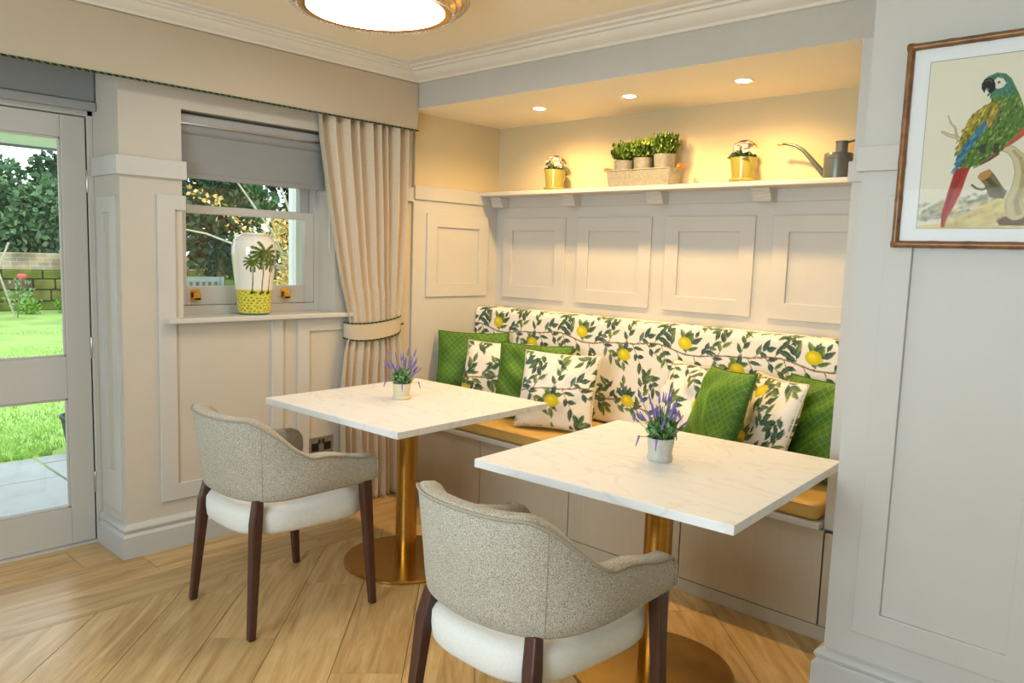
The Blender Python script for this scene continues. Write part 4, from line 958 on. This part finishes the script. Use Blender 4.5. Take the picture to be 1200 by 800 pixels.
    cv.poly(S([(-.563, 1.929), (-.563, 1.945), (-.555, 1.956), (-.544, 1.958), (-.535, 1.95), (-.529, 1.936), (-.531, 1.921), (-.54, 1.914), (-.547, 1.918), (-.544, 1.927), (-.552, 1.931), (-.555, 1.916)]), (36, 32, 32)); cv.stroke(S([(-.556, 1.948), (-.546, 1.952), (-.539, 1.945)]), .0012, (120, 116, 116), .7)
    cv.ell(-.522-ax0, 1.942-az0, .0042, .0042, 0, (190, 176, 110)); cv.ell(-.522-ax0, 1.942-az0, .0024, .0024, 0, (20, 18, 18))
    for fx in (-.545, -.512): 
        for q in (-1, 0, 1): cv.stroke(S([(fx+q*.004, 1.774), (fx+q*.005-.002, 1.764), (fx+q*.005, 1.752)]), .0022, (66, 60, 52))
    gx = np.arange(ax0, ax1, .0013); gz = np.arange(az0, az1, .0013); X, Z = np.meshgrid(gx, gz)
    me = gridmesh('print', np.stack([X-cx, np.full_like(X, -.0052), Z-pz0], -1), cv.sample((X-ax0).ravel()+.0006, (Z-az0).ravel()+.0006), False, PAPER); pr = link('print', me, None, r)
    e = MB(); 
    for (a, b, c, d) in ((ax0-.0015, ax1+.0015, az0-.0015, az0), (ax0-.0015, ax1+.0015, az1, az1+.0015), (ax0-.0015, ax0, az0, az1), (ax1, ax1+.0015, az0, az1)): e.box(a-cx, b-cx, -.0056, -.004, c-pz0, d-pz0)
    obj('mount_bevel', e, PIPE, r)
    obj('glass', MB().box(-w+.014, w-.014, -.0095, -.0085, .014, H-.014), PICGLASS, r)
picture()

# ------------------------------------------------------------------ ceiling light and downlights
def ceiling_light(label, x, y):
    cl = thing('ceiling_light', label, 'ceiling light', (x, y, ZC), 0, 'round crystal ceiling lights')
    obj('backplate', MB().lathe([(0, 0), (.33, 0), (.33, -.03), (0, -.03)], n=64), GOLD, cl, smooth=.6)
    ring = MB().lathe([(.272, -.105), (.285, -.108), (.292, -.10), (.315, -.085), (.345, -.062), (.358, -.05), (.355, -.04), (.33, -.03), (.27, -.03)], n=96); obj('gold_ring', ring, GOLD, cl, smooth=.7)
    obj('diffuser', MB().lathe([(0, -.114), (.12, -.1135), (.22, -.111), (.262, -.106), (.271, -.098), (.271, -.04)], n=72), LAMPG, cl, smooth=True)
    bd = MB()
    for rad, z, n, s in ((.296, -.106, 110, .0062), (.318, -.092, 118, .0062), (.338, -.076, 124, .0062), (.354, -.060, 130, .0062)):
        for k in range(n):
            a = 2*PI*k/n; bd.lathe([(0, -s), (s*.9, -s*.2), (s*.9, s*.2), (0, s)], (rad*math.cos(a), rad*math.sin(a), z), 5)
    stuff(obj('crystal_beads', bd, CRYST, cl))
ceiling_light('large round ceiling light ringed with gold and crystal beads above the tables', -2.50, 1.885)
ceiling_light('added unseen copy of the round crystal ceiling light over the room behind', -.25, -.25)  # invented second fitting, added for the neutral light on the picture wall
DL = ((-2.853, 'recessed downlight in the alcove ceiling nearest the curtain'), (-2.265, 'middle recessed downlight in the alcove ceiling'), (-1.662, 'recessed downlight in the alcove ceiling nearest the picture wall'))
for x, lb in DL:
    d = thing('downlight', lb, 'downlight', (x, 3.258, ZS), 0, 'recessed downlights in the alcove ceiling')
    obj('bezel', MB().lathe([(.030, -.0015), (.044, -.004), (.046, -.001), (.046, .0), (.030, 0)], n=40), WHITEP, d, smooth=.8)
    obj('lamp_face', MB().lathe([(0, -.0025), (.0315, -.0025)], n=32), BULB, d)
    l = bpy.data.lights.new('downlight_beam', 'SPOT'); l.energy = 38; l.color = (1, .63, .24); l.spot_size = math.radians(158); l.spot_blend = .65; l.shadow_soft_size = .03
    lo_ = bpy.data.objects.new('downlight_beam', l); COL.objects.link(lo_); lo_.location = (x, 3.258, ZS-.012)

# ================================================================== THE GARDEN
ZP = -.12
pat = struct(obj('patio', MB().box(-6.1, XO-.002, -2, 4.2, ZP-.1, ZP-.02), GAP)); pat['label'] = 'paved patio outside the garden doors'
def slab(x0, x1, y0, y1): obj('paving_slab', MB().box(x0+.008, x1-.008, y0+.008, y1-.008, ZP-.03, ZP+random.uniform(-.004, .003)), SLABM, pat, bevel=.006)
for (x0, x1), st in zip(((-6.1, -5.52), (-5.52, -4.86), (-4.86, -4.3), (-4.3, -3.935)), (.0, .45, .2, .6)):
    y = 1.65
    while y > -2: w = random.uniform(.6, .95); slab(x0, x1, max(-2, y-w), y); y -= w
for (x0, x1) in ((-6.1, -5.9), (-5.9, -5.25), (-5.25, -4.6), (-4.6, -3.935)):
    y = 1.65
    while y < 4.2: w = random.uniform(.55, .9); slab(x0, x1, y, min(4.2, y+w)); y += w
lw = struct(link('lawn', rawmesh('lawn', [(-6.1, -12, ZP-.005), (-6.1, 30, ZP-.005), (-18.4, 30, -.05), (-18.4, -12, -.05), (-60, 50, .1), (-60, -30, .1), (-3.9, -12, ZP-.06), (-3.9, 30, ZP-.06)], [(0, 1, 2, 3), (3, 2, 4, 5), (6, 7, 1, 0)], None, LAWN, False))); lw['label'] = 'bright green lawn beyond the patio'
g = np.random.default_rng(5); N = 26000
gx = -6.12-(g.random(N)**1.6)*8; gy = -gx*(.16+.55*g.random(N)); gz = ZP-.005+(-.05-ZP)*(-gx-6.1)/12.3
keep = (np.hypot(gx+6.12, gy-1.985) > .2) & ~((gx < -12.2) & (gx > -13.8)); gx, gy, gz = gx[keep], gy[keep], gz[keep]; N = len(gx)
an = g.random(N)*6.28; hh = .02+.03*g.random(N); dx, dy = np.cos(an)*.006, np.sin(an)*.006; lx, ly = g.normal(0, .014, N), g.normal(0, .014, N)
V = np.stack([np.stack([gx-dx, gy-dy, gz], -1), np.stack([gx+dx, gy+dy, gz], -1), np.stack([gx+lx, gy+ly, gz+hh], -1)], 1).reshape(-1, 3)
gr = stuff(link('lawn_grass', rawmesh('lawn_grass', V, np.arange(N*3).reshape(N, 3), None, BLADES, False), None, None)); gr['label'] = 'short mown grass blades of the lawn'; gr['category'] = 'grass'
# garden wall: mossy stones below, old brick above
gw = thing('garden_wall', 'old garden wall with mossy stone courses under pale brick', 'wall', (-18.2, 8, -.06))
obj('brick_band', MB().box(-.45, 0, -10, 12, .86, 1.20), BRICK, gw); obj('stone_core', MB().box(-.45, -.03, -10, 12, 0, .86), GAP, gw)
z = 0
for hgt in (.20, .24, .22, .20):
    y = -9.8+random.uniform(0, .3)
    while y < 11.8:
        w = random.uniform(.35, .75)
        if -8 < y < 6: obj('stone', MB().box(-.2, random.uniform(0, .05), y+.012, y+w-.012, z+.01, z+hgt-.008), random.choice((STONE, STONE, STONE2, STONE3)), gw, bevel=.025)
        y += w
    z += hgt
# trees and shrubs
def tree(name, label, cat, x, y, z, r, h, n, size, pal, trunk=True, seed=0, group=None, tm=BARK, blobs=9):
    t = thing(name, label, cat, (x, y, z), 0, group); rr = random.Random(seed); parts = []
    for k in range(blobs):
        a = rr.uniform(0, 6.28); q = rr.uniform(.1, .52)*r; zc = h*(rr.uniform(.16, .93) if trunk else rr.uniform(.2, .8)); s_ = r*rr.uniform(.40, .52)
        parts.append(leaves(n//blobs, (math.cos(a)*q, math.sin(a)*q, zc), (s_, s_, s_*.8), size, pal, .1, seed*31+k))
    foliage('crown', t, parts)
    if trunk: obj('trunk', MB().tube([(0, 0, 0), (.05*r, 0, h*.3), (0, .06*r, h*.7)], [.05*r+.04, .04*r+.02, .02], 8), tm, t, smooth=True)
    return t
DG = [(36, 70, 38), (52, 92, 52), (70, 110, 66), (28, 54, 34), (96, 134, 92)]
MG = [(60, 104, 56), (92, 138, 80), (44, 80, 44), (124, 160, 104)]
LG = [(112, 148, 104), (84, 124, 84), (140, 172, 128), (62, 100, 66)]
rows = [(-20.6, [(-.6, 6.2), (2.6, 6.6), (5.7, 3.5), (8.8, 6.8), (11.9, 7.6), (15.0, 7.2), (18.1, 7.0)], 1.55), (-24.6, [(.6, 8.5), (4.4, 7.6), (8.7, 5.0), (12.9, 9.0), (17.1, 9.5), (21.3, 9.0)], 2.05)]
nm = [['at the far left', 'left of the sky gap', 'low under the sky gap', 'behind the pier', 'left in the window view', 'middle of the window view', 'right of the window view'], ['far behind at the left', 'far behind, left of the gap', 'far behind, under the gap', 'far behind the window, left', 'far behind the window, middle', 'far behind the window, right']]
for q, (x, L, r) in enumerate(rows):
    for i, (y, h) in enumerate(L):
        tree('evergreen_tree', 'dense green garden tree over the wall, '+nm[q][i], 'tree', x, y, -.05, r, h, 11000, .19+.05*q, (DG, MG, LG)[(i+q) % 3], True, 100+i+20*q, 'trees beyond the garden wall', blobs=16)
for i, (y, w) in enumerate(((4.2, 'left'), (6.0, 'right'), (9.2, 'far right'))):
    tree('ivy_shrub', 'leafy green shrub showing above the garden wall, '+w, 'shrub', -18.99, y, -.05, .3, 2.0, 1600, .12, MG, True, 140+i, 'shrubs at the garden wall')
for i, (x, y, r, h, w) in enumerate(((-15.2, 7.6, 1.3, 6.5, 'left'), (-16.0, 10.4, 1.5, 6.8, 'right'))):
    tree('conifer_tree', 'dark green conifer on the lawn seen through the sash window, '+w, 'tree', x, y, -.06, r, h, 9000, .17, [(30, 58, 34), (44, 78, 46), (58, 92, 56), (24, 46, 30)], True, 180+i, 'conifers on the lawn', blobs=18)
yt = thing('autumn_tree', 'small tree with golden autumn leaves outside the sash window', 'tree', (-8.2, 5.0, ZP)); rr = random.Random(8)
YP_ = [(226, 196, 120), (210, 172, 90), (236, 214, 156), (190, 180, 110), (200, 156, 80)]
foliage('crown', yt, [leaves(300, (rr.uniform(-.3, .3), rr.uniform(-.15, .45), rr.uniform(.7, 1.75)), (.26, .26, .26), .062, YP_, -.1, 200+k) for k in range(9)]+[leaves(16, (.3, -.2-.14*k, 1.45+.08*k), (.15, .15, .18), .06, YP_, -.1, 230+k) for k in range(9)])
obj('trunk', MB().tube([(0, 0, 0), (.05, .02, .7), (.1, 0, 1.4)], [.05, .04, .025], 8), PALEB, yt, smooth=True)
for e in (((.08, 0, 1.1), (.25, -.4, 1.7), (.35, -.9, 2.25), (.4, -1.3, 2.5)), ((.08, 0, 1.2), (.2, -.5, 1.45), (.3, -1.2, 1.66), (.3, -1.6, 1.72)), ((.1, 0, 1.4), (.15, -.1, 1.9), (.2, -.35, 2.4))):
    obj('branch', MB().tube(e, [.02, .015, .010, .006][:len(e)], 6), PALEB, yt, smooth=True)
sb = tree('garden_shrub', 'bright green shrub beside the garden seat', 'shrub', -12.6, 7.35, -.09, .55, 1.0, 1100, .10, [(120, 160, 70), (90, 132, 60), (160, 180, 90)], False, 160)
# garden seat
gs = thing('garden_bench', 'weathered slatted wooden garden seat on the lawn', 'bench', (-13.0, 6.05, -.09), math.radians(-8))
for k in range(2):
    for s in (-.6, .6): obj('leg', MB().box(-.03+k*-.42, .03+k*-.42, s-.03, s+.03, 0, .62 if k == 0 else .95), TEAK, gs)
obj('top_rail', MB().box(-.46, -.41, -.6, .6, .86, .95), TEAK, gs); obj('seat_board', MB().box(-.45, .04, -.58, .58, .40, .44), TEAK, gs)
for k in range(11): obj('slat', MB().box(-.45, -.42, -.55+k*.107, -.50+k*.107, .44, .86), TEAK, gs)
for s in (-.6, .6): obj('arm', MB().box(-.45, .06, s-.04, s+.04, .60, .64), TEAK, gs)
# rose bush, planter, white post
rs = thing('rose_bush', 'straggly rose bush with one pink bloom before the garden wall', 'rose bush', (-16.6, 4.32, -.05))
foliage('foliage', rs, [leaves(120, (0, .05, .45), (.3, .3, .3), .07, [(120, 160, 110), (150, 180, 140)], .2, 300)])
obj('cane', MB().tube([(0, 0, 0), (.02, .05, .4), (0, .08, .72)], .012, 6), STEM, rs); obj('cane', MB().tube([(0, -.04, 0), (.02, -.3, .9), (0, -.1, 1.4)], .02, 6), PALEB, rs)
obj('bloom', MB().lathe([(0, -.05), (.06, -.03), (.085, .02), (.06, .06), (0, .05)], (0, .09, .76), 10), PINK, rs, smooth=True)
for i, (y, r_) in enumerate(((4.75, .35), (5.35, .22))): tree('low_shrub', ('wide' if i == 0 else 'small')+' low mossy clump at the foot of the garden wall', 'shrub', -17.4, y, -.05, r_, .3, 260, .08, [(130, 176, 50), (110, 150, 50)], False, 310+i, 'low clumps at the wall')
po = thing('garden_planter', 'dark grey planter at the edge of the patio', 'planter', (-6.12, 1.985, ZP))
obj('pot', MB().lathe([(0, 0), (.10, 0), (.14, .24), (.15, .25), (.15, .27), (.135, .27), (.125, .2), (0, .2)], n=28), PLANTER, po, smooth=.7); obj('soil', MB().lathe([(0, .205), (.126, .205), (0, .21)], n=16), SOIL, po)
ps = thing('porch_post', 'white painted post outside the sash window', 'post', (-4.62, 2.825, ZP))
obj('shaft', MB().box(-.025, .025, -.022, .022, 0, 2.75), WHITEP, ps, bevel=.004); obj('foot_block', MB().box(-.05, .05, -.055, .055, 0, .12), WHITEP, ps, bevel=.004)
pc = thing('porch_canopy', 'pale porch canopy with grey gutter over the garden doors', 'canopy', (-4.5, .5, 1.95))
obj('soffit_board', MB().box(-.60, .566, -2.2, 1.35, 0, .03), WHITEP, pc); obj('roof_board', MB().box(-.60, .566, -2.2, 1.35, .10, .13), PLANTER, pc); obj('fascia', MB().box(-.63, -.60, -2.2, 1.35, -.012, .13), TEAK, pc)
obj('gutter', MB().tube([(-.66, -2.2, .03), (-.66, 1.35, .03)], .035, 12), PLANTER, pc, smooth=.8)
